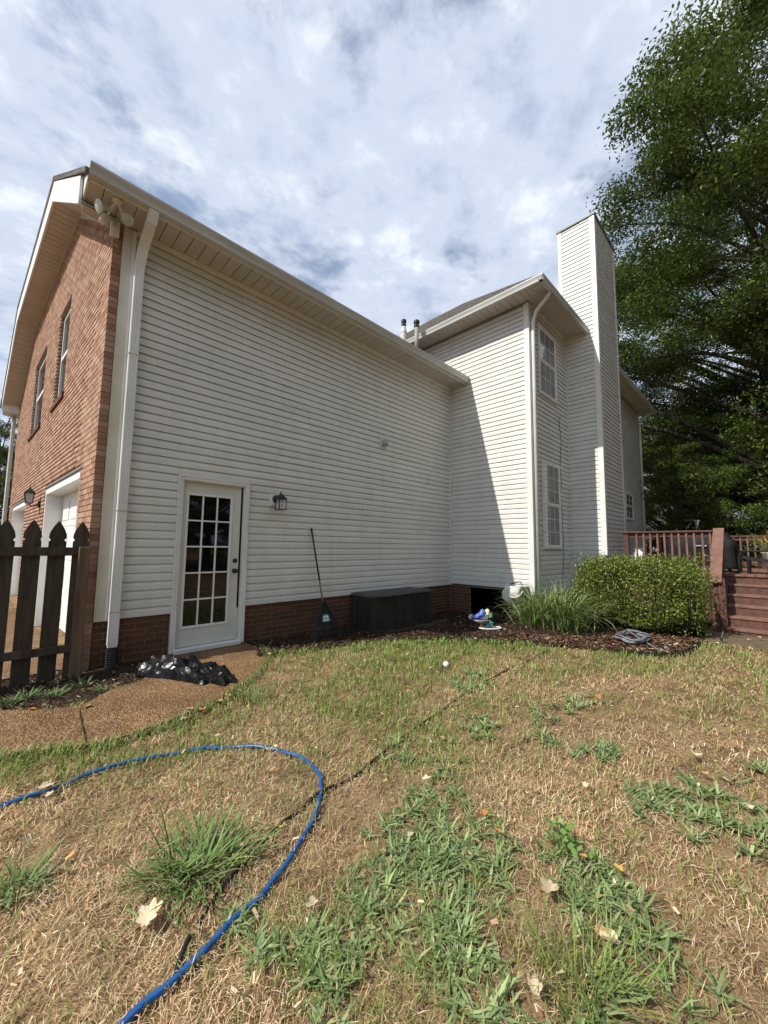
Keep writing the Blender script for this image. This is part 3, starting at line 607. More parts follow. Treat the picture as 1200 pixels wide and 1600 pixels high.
sheet('walkway', WALK_R, -0.06, 0.030, 'agg'); sheet('walkway', WALK_L, -0.06, 0.030, 'agg')
DRIVE = [(-16, 0.25), (-0.05, 0.25), (-0.6, 10.2), (-0.7, 22), (-16, 22)]
sheet('driveway', DRIVE, -0.06, 0.020, 'agg2')
EDGE_PX = [(404, 1030), (440, 1023), (500, 1014), (560, 1004), (600, 1001), (660, 998), (720, 1000), (780, 1005), (830, 1009), (880, 1011), (930, 1016), (960, 1020), (1010, 1025), (1050, 1025), (1085, 1017), (1098, 1004)]
BEDR = [gpt(u, v) for u, v in EDGE_PX]+[(7.9, -4.35), (9.4, -4.4), (9.4, -2.5), (L+0.1, -1.9), (L+0.1, 0.1), (1.78, 0.1), (1.80, -0.3)]
BEDL = [(0.74, 0.02), (0.62, -0.35), (0.42, -0.76), (0.12, -0.88), (-0.30, -1.0), (-0.6, -0.80), (-1.2, -0.68), (-6, -0.63), (-6, 0.24), (0.1, 0.24), (0.1, 0.02)]
PATCH = [gpt(u, v) for u, v in ((1102, 1000), (1106, 1010), (1150, 1014), (1199, 1020))]+[(6.2, -6.0), (8.1, -7.5), (8.1, -4.4), (7.3, -4.35)]
def bed(name, poly, mat, dz, step=0.06, amp=0.012):
    xs = np.array([p[0] for p in poly]); ys = np.array([p[1] for p in poly])
    ax = np.arange(xs.min()-step, xs.max()+step, step); ay = np.arange(ys.min()-step, ys.max()+step, step)
    X, Y = np.meshgrid(ax, ay); Z = gz(X, Y)+dz+RNG.normal(0, amp*0.5, X.shape)+amp*np.sin(7*X+5*Y); n = len(ax)
    ii = np.arange(X.size).reshape(X.shape); F = np.stack([ii[:-1, :-1], ii[:-1, 1:], ii[1:, 1:], ii[1:, :-1]], -1).reshape(-1, 4)
    cx = (X[:-1, :-1]+step/2).ravel(); cy = (Y[:-1, :-1]+step/2).ravel(); F = F[in_poly(cx, cy, poly)]
    used, inv = np.unique(F, return_inverse=True); V = np.stack([X, Y, Z], -1).reshape(-1, 3)[used]
    o = npmesh(name, V, inv.reshape(F.shape), mat, smooth=True); o['kind'] = 'structure'; return o
bed('mulch_bed', BEDR, 'mulchbase', 0.02); bed('mulch_bed', BEDL, 'mulchbase', 0.008); bed('dirt_path', PATCH, 'dirt', 0.012, amp=0.005)

# ------------------------------------------------------------------ blades, chips and leaves as arrays
def blades(P, az, lean, ln, wd, curl, colr, seed=0):
    """bent tapering blades: 5 vertices, 3 triangles each"""
    n = len(P); d = np.stack([np.cos(az), np.sin(az), np.zeros(n)], 1); sd_ = np.stack([-np.sin(az), np.cos(az), np.zeros(n)], 1)
    up = np.array([0, 0, 1.0])
    d1 = d*np.sin(lean)[:, None]+up*np.cos(lean)[:, None]; l2 = lean+curl; d2 = d*np.sin(l2)[:, None]+up*np.cos(l2)[:, None]
    m = P+d1*(ln*0.55)[:, None]; t = m+d2*(ln*0.45)[:, None]; h = sd_*(wd/2)[:, None]
    V = np.stack([P-h*0.8, P+h*0.8, m+h, m-h, t], 1).reshape(-1, 3)
    b = (np.arange(n)*5)[:, None]; F = np.stack([b+[0, 1, 2], b+[0, 2, 3], b+[3, 2, 4]], 1).reshape(-1, 3)
    return V, F, np.repeat(colr, 5, 0)
def pick(cols, n, jit=0.12, p=None):
    cols = np.array(cols); k = RNG.choice(len(cols), n, p=p); c = cols[k]*(1+RNG.normal(0, jit, (n, 1))); return np.clip(c*(1+RNG.normal(0, 0.04, (n, 3))), 0.005, 0.9)
def project(P):
    v = P-EYE; z = v@FW; z = np.where(z > 0.05, z, 1e9); return 600+FPX*(v@RT)/z, 800-FPX*(v@UP)/z
def scatter(rho0, p, d0=1.7, dmin=0.7, dmax=10.5, ang=1.45):
    """points on the yard, thinning with distance from where the picture was taken"""
    dd = np.linspace(dmin, dmax, 400); rho = np.minimum(rho0, rho0*(d0/dd)**p); cum = np.cumsum(rho*dd)*(dd[1]-dd[0])*2*ang
    n = int(cum[-1]); r = np.interp(RNG.random(n)*cum[-1], cum, dd); a = yaw+(RNG.random(n)*2-1)*ang
    P = np.stack([EYE[0]+r*np.sin(a), EYE[1]+r*np.cos(a), np.zeros(n)], 1); P[:, 2] = gz(P[:, 0], P[:, 1])
    ok = (P[:, 1] < 0.0) & (P[:, 0] < 12)
    for pl in (WALK_R, WALK_L, BEDR, BEDL, PATCH): ok &= ~in_poly(P[:, 0], P[:, 1], pl)
    ok &= ~((P[:, 0] > 7.9) & (P[:, 1] < -4.3))
    return P[ok], r[ok]
def vnoise(P, s, o=0.0):
    return np.sin(P[:, 0]*s+1.7*np.sin(P[:, 1]*s*0.8+o)+o)*np.sin(P[:, 1]*s*1.1+1.3*np.sin(P[:, 0]*s*0.7+2*o)+2.1*o)
def ell(u, v, lst):
    m = np.zeros(u.shape)
    for (cu, cv, ru, rv, st) in lst: m = np.maximum(m, st*np.clip(1.6-1.6*np.sqrt(((u-cu)/ru)**2+((v-cv)/rv)**2), 0, 1))
    return m
FINE = [(700, 1013, 260, 22, 1.3), (640, 1040, 150, 45, 1.3), (560, 1095, 160, 65, 1.1), (640, 1150, 120, 60, .6), (490, 1130, 110, 60, .5), (380, 1090, 50, 30, .8), (90, 1185, 250, 46, 1.6), (290, 1140, 80, 25, .8), (60, 1210, 130, 40, 1.5),
        (900, 1530, 90, 90, 1.0), (480, 1200, 60, 40, .5), (1000, 1040, 250, 28, .5), (1180, 1070, 60, 40, .5), (850, 1060, 90, 35, .5), (520, 1480, 170, 150, .6), (650, 1560, 160, 90, .7), (450, 1250, 60, 40, .4), (1110, 1370, 70, 30, .35), (980, 1330, 60, 60, .3), (1190, 1400, 60, 50, .35), (700, 1380, 150, 200, .35)]
BROAD = [(690, 1340, 130, 120, 1.0), (640, 1470, 160, 150, 1.0), (560, 1540, 160, 110, .9), (830, 1590, 240, 60, .7), (940, 1400, 110, 70, 1.0), (1000, 1470, 110, 60, .9), (1070, 1540, 110, 60, .9), (900, 1350, 60, 50, .8), (1090, 1270, 120, 55, 1.0), (1180, 1300, 70, 60, 1.0), (1010, 1240, 50, 25, .7),
         (735, 1068, 42, 20, 1.0), (750, 1140, 42, 20, .9), (850, 1120, 55, 18, .7), (930, 1175, 48, 20, .9), (850, 1160, 40, 16, .6), (700, 1205, 48, 28, .8), (620, 1180, 40, 30, .4), (450, 1500, 110, 60, .8), (400, 1440, 60, 40, .5), (30, 1400, 45, 35, .7), (60, 1455, 30, 20, .3), (1190, 1210, 40, 25, .7), (910, 1100, 30, 14, .5)]
M['grass'] = attr_mat('grass_blades', 0.6, 0.12, 0.25); M['chips'] = attr_mat('bark_chips', 0.85, 0.0, 0.15)
# straw-coloured dormant turf
P, r = scatter(10500, 1.5); n = len(P); u, v = project(P)
br = np.maximum(.6*ell(u, v, BROAD), .6*ell(u, v, FINE)); keep = RNG.random(n) > br; P, r = P[keep], r[keep]; mac = 1+.20*vnoise(P, 1.9, .9)+.17*vnoise(P, 4.7, 2.2)+.10*vnoise(P, 13., .2); keep = RNG.random(len(P)) < np.clip(.80+1.2*(mac-.93), .25, 1); P, r, mac = P[keep], r[keep], mac[keep]; n = len(P); sc = (np.maximum(r, 1.7)/1.7)**0.75
V, F, C = blades(P, RNG.random(n)*6.283, RNG.normal(1.17, 0.30, n), RNG.uniform(.022, .066, n)*sc**0.35, RNG.uniform(.0013, .0028, n)*sc, RNG.normal(.35, .8, n),
                 pick([(.56, .41, .24), (.48, .335, .185), (.37, .24, .12), (.68, .56, .375), (.25, .16, .08)], n, .16, p=[.3, .28, .18, .14, .10])*np.clip(mac, .55, 1.25)[:, None])
V[:, 2] += 0.004; tag(npmesh('dry_grass', V, F, 'grass', C), 'dormant straw-coloured lawn grass covering the yard', 'grass', kind='stuff')
# fine green grass
P, r = scatter(8000, 1.35); n = len(P); u, v = project(P)
base = np.interp(v, [995, 1030, 1080, 1150, 1250, 1400, 1700], [.90, .68, .55, .38, .20, .14, .16])*np.where((u < 480) & (v > 1190), .35, 1.0)*(1-.55*sstep(760, 860, u)*sstep(1040, 1080, v))*(1-.35*sstep(650, 850, u))
pr = np.maximum(base*(1+1.1*vnoise(P, 2.3, .4)+.8*vnoise(P, 5.1, 1.4)+.4*vnoise(P, 11., 3.)), ell(u, v, FINE)*(.75+.35*vnoise(P, 7, .3)))
keep = RNG.random(n) < pr; P, r = P[keep], r[keep]; n = len(P); sc = (np.maximum(r, 1.7)/1.7)**0.75
V, F, C = blades(P, RNG.random(n)*6.283, np.abs(RNG.normal(.55, .35, n)), RNG.uniform(.03, .090, n)*sc**0.2, RNG.uniform(.002, .004, n)*sc, RNG.normal(.5, .35, n),
                 pick([(.14, .21, .04), (.185, .255, .055), (.24, .30, .08), (.30, .32, .12)], n, .15, p=[.35, .35, .2, .1]))
tag(npmesh('green_grass', V, F, 'grass', C), 'fine green grass growing in patches through the dry lawn', 'grass', kind='stuff')
# grass leaning over the edge of the walk
wl = [(1.84, -.30), (1.78, -.62), (1.60, -.98), (1.28, -1.36), (.98, -1.58), (.62, -1.79), (.30, -1.90), (-.03, -1.95), (-.20, -1.905), (-.61, -1.72), (-1.4, -1.60), (-3, -1.57)]
sg = np.array([math.dist(a, b) for a, b in zip(wl, wl[1:])]); n = 2600; k = RNG.choice(len(sg), n, p=sg/sg.sum()); t = RNG.random(n)[:, None]; A_, B_ = np.array(wl)[k], np.array(wl)[k+1]; d = (B_-A_)/np.linalg.norm(B_-A_, axis=1)[:, None]
nrm_ = np.stack([d[:, 1], -d[:, 0]], 1)*-1; nrm_ *= np.where((nrm_*(A_-np.array([.3, -.6]))).sum(1) > 0, 1, -1)[:, None]; off = RNG.uniform(.004, .07, n)
Q = np.zeros((n, 3)); Q[:, :2] = A_+(B_-A_)*t+nrm_*off[:, None]; Q[:, 2] = gz(Q[:, 0], Q[:, 1]); az = np.arctan2(-nrm_[:, 1], -nrm_[:, 0])+RNG.normal(0, 1.1, n)
V, F, C = blades(Q, az, np.abs(RNG.normal(.6, .3, n)), RNG.uniform(.05, .12, n), RNG.uniform(.003, .006, n), RNG.normal(.6, .3, n), pick([(.14, .21, .04), (.20, .27, .06), (.42, .33, .19), (.30, .31, .11)], n, .15))
tag(npmesh('edge_grass', V, F, 'grass', C), 'grass leaning over the edge of the aggregate walkway', 'grass', kind='stuff')
# broad-bladed weedy grass in low rosettes
P, r = scatter(420, .5, dmax=10.0); n = len(P); u, v = project(P)
keep = RNG.random(n) < ell(u, v, BROAD)*(.8+.4*vnoise(P, 6, .7)); P, r = P[keep], r[keep]
k = 13; n = len(P)*k; Q = np.repeat(P, k, 0); Q[:, :2] += RNG.normal(0, .012, (n, 2)); sc = np.repeat((np.maximum(r, 2)/2)**0.45, k)
V, F, C = blades(Q, RNG.random(n)*6.283, np.clip(RNG.normal(1.15, .22, n), .2, 1.5), RNG.uniform(.045, .10, n)*sc**.4, RNG.uniform(.006, .0115, n)*sc, RNG.normal(.3, .3, n),
                 pick([(.16, .22, .085), (.21, .28, .11), (.28, .345, .15), (.12, .175, .06)], n, .14))
V[:, 2] = np.maximum(V[:, 2], np.repeat(np.repeat(P[:, 2], k), 5)+.004)+.006
tag(npmesh('weedy_grass', V, F, 'grass', C), 'low spreading patches of broad blue-green weedy grass in the lawn', 'grass', kind='stuff')
# bark chips and litter
def chips(name, poly, n, cols, p, label, smin=.012, smax=.05, dz=.028, zr=.02):
    xs = np.array([q[0] for q in poly]); ys = np.array([q[1] for q in poly])
    X = RNG.uniform(xs.min(), xs.max(), n*3); Y = RNG.uniform(ys.min(), ys.max(), n*3); ok = in_poly(X, Y, poly); X, Y = X[ok][:n], Y[ok][:n]; n = len(X)
    a = RNG.random(n)*6.283; ln = RNG.uniform(smin, smax, n); wd = ln*RNG.uniform(.22, .5, n); tl = RNG.normal(0, .35, n); t2 = RNG.normal(0, .3, n)
    c = np.stack([X, Y, gz(X, Y)+dz+RNG.uniform(-.004, zr, n)], 1); d = np.stack([np.cos(a)*np.cos(tl), np.sin(a)*np.cos(tl), np.sin(tl)], 1)*ln[:, None]/2
    s_ = np.stack([-np.sin(a)*np.cos(t2), np.cos(a)*np.cos(t2), np.sin(t2)], 1)*wd[:, None]/2
    V = np.stack([c-d-s_, c+d-s_*.7, c+d+s_*.8, c-d+s_], 1).reshape(-1, 3); F = np.arange(n*4).reshape(-1, 4)
    o = npmesh(name, V, F, 'chips', np.repeat(pick(cols, n, .25, p=p), 4, 0)); tag(o, label, 'mulch', kind='stuff')
DK = [(.038, .026, .018), (.062, .038, .025), (.105, .058, .038), (.30, .24, .16)]
chips('bark_chips', BEDR, 42000, DK, [.42, .33, .20, .05], 'dark bark chips and leaf litter covering the bed along the house')
chips('bark_chips', BEDL, 9000, DK, [.45, .3, .1, .15], 'dark bark chips and pale litter in the bed by the fence', smax=.04, dz=.012)
RB = [gpt(u, v) for u, v in ((960, 1018), (1010, 1024), (1050, 1024), (1085, 1016), (1098, 1004), (1080, 996), (1020, 994), (960, 1000), (880, 1000), (820, 996), (800, 1004), (880, 1010))]
chips('leaf_litter', RB, 2600, [(.125, .062, .040), (.085, .045, .030), (.26, .17, .105), (.46, .36, .24)], [.45, .3, .17, .08], 'reddish bark and dry leaf litter in front of the bush', .02, .075, .034)
LW = [(-1.6, -5.0), (-1.6, -2.2), (0.2, -2.1), (1.6, -1.5), (3.2, -1.6), (5.0, -3.2), (7.0, -4.9), (5.5, -5.6), (2.0, -5.2), (0.3, -4.9)]
chips('lawn_litter', LW, 1500, [(.40, .27, .14), (.55, .45, .30), (.26, .16, .09), (.46, .24, .08)], [.4, .3, .22, .08], 'tiny dry leaf fragments scattered over the lawn', .010, .034, .016, .03)
# ------------------------------------------------------------------ fallen leaves
def leaf_mesh(name, lobes, mat, seed, curl):
    rr = random.Random(seed); n = 40; vs = [(0, 0, 0.012)]
    for i in range(n):
        a = 2*math.pi*i/n; r = 0.5*(0.62+0.38*abs(math.cos(lobes*a/2+.3)))*(0.8+0.35*math.cos(a))+rr.uniform(-.03, .03)
        x, y = r*math.cos(a), r*0.72*math.sin(a); vs.append((x, y, curl*(abs(y)**1.3*1.6+x*x*.6)+rr.uniform(0, .03)))
    fs = [(0, 1+i, 1+(i+1) % n) for i in range(n)]; k = len(vs)
    vs += [(-.40, -.012, .02), (-.40, .012, .02), (-.72, .006, .06), (-.72, -.006, .06)]; fs.append((k, k+1, k+2, k+3))
    me = bpy.data.meshes.new(name); me.from_pydata(vs, [], fs); me.materials.append(mat); return me
LM = {'pale': pmat('pale_leaf', (.66, .56, .39), (.50, .39, .24), scale=3, rough=.8, rnd=.12), 'tan': pmat('tan_leaf', (.42, .28, .13), (.30, .19, .085), scale=6, rough=.8, rnd=.15), 'orange': pmat('orange_leaf', (.50, .22, .05), (.40, .16, .04), scale=6, rough=.75, rnd=.12), 'yellow': pmat('yellow_leaf', (.58, .40, .09), (.46, .26, .06), scale=6, rough=.75, rnd=.1)}
LMS = {c: [leaf_mesh('fallen_leaf', l, LM[c], s, cu) for l, s, cu in ((5, 1, .55), (7, 2, .35), (4, 3, .75))] for c in LM}
LEAVES = [(862, 1409, .12, 'pale'), (228, 1468, .13, 'pale'), (491, 1432, .07, 'pale'), (640, 1322, .05, 'pale'), (940, 1485, .10, 'tan'), (962, 1500, .08, 'pale'), (838, 1588, .07, 'pale'), (306, 1478, .05, 'tan'),
          (1088, 1190, .11, 'pale'), (1100, 1217, .06, 'tan'), (915, 1237, .06, 'pale'), (935, 1101, .10, 'orange'), (664, 1226, .07, 'pale'), (757, 1290, .06, 'orange'), (868, 1075, .06, 'pale'), (910, 1083, .06, 'pale'), (1010, 1092, .07, 'pale'), (860, 1134, .08, 'tan'),
          (1008, 1164, .06, 'tan'), (1150, 1175, .10, 'tan'), (1180, 1055, .09, 'pale'), (1062, 1083, .07, 'tan'), (1140, 1071, .09, 'orange'), (1035, 1060, .06, 'tan'), (730, 1097, .06, 'tan'), (690, 1160, .06, 'tan'), (868, 1036, .06, 'tan'), (716, 1025, .07, 'orange'), (622, 1018, .09, 'orange'), (636, 1027, .06, 'pale'),
          (476, 1123, .10, 'tan'), (340, 1101, .10, 'yellow'), (357, 1093, .07, 'yellow'), (375, 1085, .06, 'yellow'), (316, 1116, .10, 'orange'), (298, 1116, .08, 'tan'), (135, 1110, .10, 'tan'), (52, 1115, .07, 'orange'), (285, 1131, .07, 'pale'), (65, 1245, .09, 'pale'), (74, 1256, .06, 'pale'), (12, 1312, .10, 'tan'), (420, 1030, .07, 'pale'), (430, 1176, .05, 'pale'),
          (1137, 999, .10, 'orange'), (1112, 998, .08, 'pale'), (1170, 1004, .09, 'pale'), (1190, 1001, .10, 'pale'), (1120, 1012, .07, 'pale'), (1025, 1020, .09, 'pale'), (1005, 1021, .08, 'pale'), (995, 1066, .05, 'tan'), (1040, 1010, .05, 'pale'), (780, 1320, .04, 'orange'), (970, 1378, .05, 'yellow'), (915, 1358, .04, 'yellow'), (1172, 1270, .06, 'pale'), (600, 1345, .04, 'tan')]
LBL = {'pale': 'pale cream curled dry leaf lying on the ground', 'tan': 'small tan brown dry leaf lying on the ground', 'orange': 'orange brown fallen leaf lying on the ground', 'yellow': 'yellow fallen leaf lying on the ground'}
for i, (u, v, s, c) in enumerate(LEAVES):
    x, y = gpt(u, v); zg = float(gz(x, y))
    if in_poly([x], [y], WALK_R)[0] or in_poly([x], [y], WALK_L)[0]: zl = .036
    else: zl = zg+.045
    o = inst('fallen_leaf', LMS[c][i % 3], (x, y, zl), None, (random.uniform(-.12, .12), random.uniform(-.12, .12), random.uniform(0, 6.28)), (s*1.0, s*1.0, s*.8))
    tag(o, LBL[c], 'leaf', c+' fallen leaves')

# ------------------------------------------------------------------ hoses and cables
def smooth(pts, n=8):
    pts = [np.array(p, float) for p in pts]; P = [2*pts[0]-pts[1]]+pts+[2*pts[-1]-pts[-2]]; o = []
    for i in range(1, len(P)-2):
        for t in np.linspace(0, 1, n, endpoint=False):
            a, b, c, d = P[i-1:i+3]; o.append(.5*((2*b)+(c-a)*t+(2*a-5*b+4*c-d)*t*t+(-a+3*b-3*c+d)*t**3))
    return o+[pts[-1]]
def ground_line(px, lift, ext0=None, ext1=None, n=8):
    g = [gpt(u, v) for u, v in px]
    if ext0: g = ext0+g
    if ext1: g = g+ext1
    q = smooth(g, n); return [(p[0], p[1], float(gz(p[0], p[1]))+lift) for p in q]
mh, th_, bh = _mat('blue_hose_vinyl'); bh.inputs['Roughness'].default_value = .28; bh.inputs['Base Color'].default_value = (.006, .06, .22, 1); bh.inputs['Specular IOR Level'].default_value = .55
_tx = th_.nodes.new('ShaderNodeTexCoord'); _no = th_.nodes.new('ShaderNodeTexNoise'); _no.inputs['Scale'].default_value = 14; _rp = th_.nodes.new('ShaderNodeValToRGB'); _rp.color_ramp.elements[0].color = (.007, .065, .23, 1); _rp.color_ramp.elements[1].color = (.016, .12, .37, 1)
th_.links.new(_tx.outputs['Object'], _no.inputs['Vector']); th_.links.new(_no.outputs['Fac'], _rp.inputs[0]); th_.links.new(_rp.outputs[0], bh.inputs['Base Color'])
HOSE = [(0, 1265), (75, 1240), (150, 1210), (240, 1183), (300, 1172), (350, 1167), (395, 1168), (432, 1173), (465, 1184), (488, 1198), (500, 1217), (501, 1240), (496, 1268), (480, 1302), (440, 1365), (400, 1415), (340, 1475), (270, 1545), (205, 1600)]
tag(obj('garden_hose', MB().tube([(x+.003*math.sin(i*.8), y+.003*math.sin(i*.63+1), z+.004*math.sin(i*.41)) for i, (x, y, z) in enumerate(ground_line(HOSE, .015, [(-2.2, -2.6), (-1.2, -2.40)], [(-0.6, -3.95), (-1.1, -4.3)]))], .0112, 10), mh, None, True), 'glossy blue garden hose looping across the dry lawn', 'hose')
CAB = [(255, 1560), (270, 1535), (300, 1470), (345, 1400), (400, 1332), (450, 1284), (500, 1243), (555, 1210), (610, 1165), (668, 1125), (725, 1088), (800, 1045), (860, 1016)]
tag(obj('drip_hose', MB().tube([(x, y, z+.006*math.sin(i*.55)) for i, (x, y, z) in enumerate(ground_line(CAB, .010))], .0085, 8), 'blackplastic', None, True), 'thin black hose lying half buried in the lawn beside the blue hose', 'hose')
M['greyhose'] = pmat('grey_hose', (.20, .21, .23), (.14, .145, .16), scale=20, rough=.45)
cx, cy = gpt(988, 1006); q = []
for i in range(150):
    a = i*0.30; rr_ = .33+.05*math.sin(i*.37)+.03*math.sin(i*1.1); q.append((cx+rr_*math.cos(a)*1.0, cy+.55*rr_*math.sin(a), float(gz(cx, cy))+.055+.012*math.sin(i*.9)+.0004*i))
q += [(p[0], p[1], float(gz(*p[:2]))+.05) for p in [gpt(1020, 1016), gpt(1032, 1022), gpt(1045, 1020), gpt(1030, 1005)]]
tag(obj('coiled_hose', MB().tube(smooth(q, 3), .0115, 8), 'greyhose', None, True), 'grey garden hose coiled on the mulch in front of the bush', 'hose')
ed = ground_line([(960, 1021), (1010, 1027), (1050, 1027), (1086, 1018), (1099, 1004), (1104, 994)], .0)
tag(obj('bed_edging', MB().add([(x, y, z-.03) for x, y, z in ed]+[(x, y, z+.055) for x, y, z in ed]+[(x+.012, y+.012, z+.055) for x, y, z in ed]+[(x+.012, y+.012, z-.03) for x, y, z in ed],
    [(i, i+1, len(ed)+i+1, len(ed)+i) for i in range(len(ed)-1)]+[(len(ed)+i, len(ed)+i+1, 2*len(ed)+i+1, 2*len(ed)+i) for i in range(len(ed)-1)]+[(2*len(ed)+i, 2*len(ed)+i+1, 3*len(ed)+i+1, 3*len(ed)+i) for i in range(len(ed)-1)]), 'blackplastic'), 'black plastic edging curving around the mulch bed by the stairs', 'edging')
st = gpt(1128, 1008); tag(obj('ground_spike', MB().tube([(st[0], st[1], 0.0), (st[0]+.02, st[1], .10), (st[0]+.05, st[1]-.02, .19)], [.006, .016, .012], 6), 'blackplastic'), 'small dark stake in the dirt at the foot of the stairs', 'stake')
bl = gpt(697, 1046); tag(obj('foam_ball', MB().lathe([(.001, 0), (.022, .006), (.034, .024), (.034, .042), (.022, .06), (.001, .066)], (bl[0], bl[1], float(gz(*bl))+.025), n=14), 'white', None, True), 'small white ball lying in the grass beside the drip hose', 'ball')

# ------------------------------------------------------------------ picket fence
fen = thing('picket_fence', 'dark weathered wooden picket fence with pointed gothic tops against the house corner', 'fence', (-0.05, -0.06, 0))
def picket(xc, y, w_, zt, zb):
    h = w_/2; pr = []
    for t in np.linspace(0, 1, 9): pr.append((h*1.0*(1-t**1.7)*1.0 if t < 1 else 0, zt-.165+.165*t))
    right = [(h, zb), (h, zt-.215), (h*.80, zt-.205), (h*.80, zt-.192), (h*1.0, zt-.178)]+pr
    pts = right+[(-a, z) for a, z in reversed(right)]
    cl = []
    for p in pts:
        if not cl or abs(p[0]-cl[-1][0])+abs(p[1]-cl[-1][1]) > 1e-5: cl.append(p)
    return MB().prism([(xc+a, y, z) for a, z in cl], (0, 0.018, 0))
for i in range(16):
    xc = -0.093-0.194*i; zt = 1.615-.002*i+random.uniform(-.004, .004)
    obj('picket', picket(xc, -0.05, .140, zt, -.02), 'fence', fen)
obj('rail', MB().bbox(-3.2, -0.118, -0.088, -0.0505, 1.252, 1.340, .003), 'fence', fen); obj('rail', MB().bbox(-3.2, -0.118, -0.088, -0.0505, .262, .340, .003), 'fence', fen)
obj('post', MB().bbox(-0.116, -0.022, -0.142, -0.052, -.1, 1.345, .005), 'fencepost', fen)
for x in (-1.8, -3.2): obj('post', MB().bbox(x-.045, x+.045, -0.03, 0.06, -.1, 1.345, .005), 'fencepost', fen)

# ------------------------------------------------------------------ wall lanterns, flood light, vent hood
def lantern(name, label, base, nr, tan, s=1.0, side='black', up_arm=False):
    """carriage lantern: round canopy, arm, pitched roof, four posts, glass, floor"""
    b = Vector(base); nr = Vector(nr).normalized(); t = Vector(tan).normalized(); z = Vector((0, 0, 1))
    T = thing(name, label, 'wall lamp', tuple(b))
    def P(a, c, h): return b+nr*a*s+t*c*s+z*h*s
    obj('canopy', MB().lathe([(.001, .0), (.062*s, .0), (.062*s, .012*s), (.045*s, .026*s), (.001, .03*s)], b, nr, 20), 'black', T, True)
    ctr = .135
    if not up_arm: obj('arm', MB().tube([P(.02, 0, .0), P(.07, 0, .035), P(ctr, 0, .075)], .010*s, 8), 'black', T, True); top = .055
    else: obj('arm', MB().tube([P(.02, 0, 0), P(.05, 0, -.03), P(.10, 0, -.04), P(ctr, 0, -.01)], .010*s, 8), 'black', T, True); top = .235
    hw = .058; zt = top-.06; zb = zt-.155 if not up_arm else .01
    rf = MB(); r1 = [P(ctr+i*hw*1.18, j*hw*1.18, zt) for i, j in ((-1, -1), (1, -1), (1, 1), (-1, 1))]; r2 = [P(ctr+i*.016, j*.016, zt+.07) for i, j in ((-1, -1), (1, -1), (1, 1), (-1, 1))]
    rf.add(r1+r2+[q-z*.012*s for q in r1], [(0, 1, 5, 4), (1, 2, 6, 5), (2, 3, 7, 6), (3, 0, 4, 7), (4, 5, 6, 7), (8, 9, 1, 0), (9, 10, 2, 1), (10, 11, 3, 2), (11, 8, 0, 3), (11, 10, 9, 8)])
    ro = obj('lamp_roof', rf, 'black', T); obj('finial', MB().lathe([(.012*s, 0), (.007*s, .012*s), (.012*s, .024*s), (.001, .042*s)], P(ctr, 0, zt+.068), n=10), 'black', ro)
    tp = 1.0 if not up_arm else .72
    for i, j in ((-1, -1), (1, -1), (1, 1), (-1, 1)): obj('post', MB().beam(P(ctr+i*hw*tp*.92, j*hw*tp*.92, zb), P(ctr+i*hw, j*hw, zt-.012), .009*s, .009*s, tuple(nr)), 'black', T)
    obj('lamp_floor', MB().prism([P(ctr+i*hw*tp*1.08, j*hw*tp*1.08, zb) for i, j in ((-1, -1), (1, -1), (1, 1), (-1, 1))], z*-.010*s), 'black', T)
    k = .80
    gm = glass_clear if not up_arm else M['frost']
    for (i0, j0), (i1, j1) in (((-1, -1), (1, -1)), ((1, -1), (1, 1)), ((1, 1), (-1, 1)), ((-1, 1), (-1, -1))):
        obj('pane', MB().add([P(ctr+i0*hw*tp*k, j0*hw*tp*k, zb), P(ctr+i1*hw*tp*k, j1*hw*tp*k, zb), P(ctr+i1*hw*k, j1*hw*k, zt-.012), P(ctr+i0*hw*k, j0*hw*k, zt-.012)], [(0, 1, 2, 3)]), gm, T)
    obj('bulb', MB().lathe([(.012*s, .0), (.012*s, -.03*s), (.024*s, -.05*s), (.022*s, -.075*s), (.001, -.09*s)], P(ctr, 0, zt-.012), n=12), 'frost', T, True)
    return T
m_, t_, b_ = _mat('clear_lamp_glass'); b_.inputs['Base Color'].default_value = (.9, .92, .9, 1); b_.inputs['Roughness'].default_value = .05; b_.inputs['Alpha'].default_value = .25; glass_clear = m_
lt = lantern('wall_lantern', 'small black carriage lantern on white block beside the french door', (2.185, -0.042, 2.075), (0, -1, 0), (1, 0, 0), 1.0)
obj('mounting_block', MB().bbox(2.09, 2.27, -.022, .004, 1.965, 2.155, .004).bbox(2.108, 2.252, -.04, -.0225, 1.982, 2.138, .005), 'trim', lt)
lb = gp(3.95, 2.07, 0.0)
lantern('wall_lantern', 'black carriage lantern with frosted panes on the brick between garage doors', tuple(lb), tuple(-GN), tuple(GD), 1.1, up_arm=True)
fx0, fy0 = gpt(184, 314, ZT)
fl = thing('flood_light', 'cream twin flood light with motion sensor under the eave corner', 'flood light', (fx0, fy0, ZT))
obj('base', MB().lathe([(.001, -.001), (.055, -.001), (.055, -.02), (.04, -.028), (.001, -.03)], (fx0, fy0, ZT), n=16), 'cream', fl, True)
def _at(u, v, dz): p = on('z', ZT-dz, u, v); return Vector((float(p[0]), float(p[1]), ZT-dz))
for (nk, hd_, d2) in (((188, 325), (192, 335), Vector((.35, -.55, -.75))), ((176, 322), (171, 327), Vector((-.75, -.25, -.35)))):
    a = Vector((fx0, fy0, ZT-.02)); b = _at(*nk, .055); c = _at(*hd_, .09); d2.normalize()
    obj('arm', MB().tube([a, b, c], .012, 8), 'cream', fl)
    hd = obj('lamp_head', MB().lathe([(.014, -.01), (.024, 0), (.024, .05), (.030, .06), (.062, .105), (.066, .12)], c, d2, 18), 'cream', fl, True)
    obj('lens', MB().lathe([(.065, .117), (.045, .124), (.001, .128)], c, d2, 18), 'frost', hd, True)
c = _at(166, 338, .11)
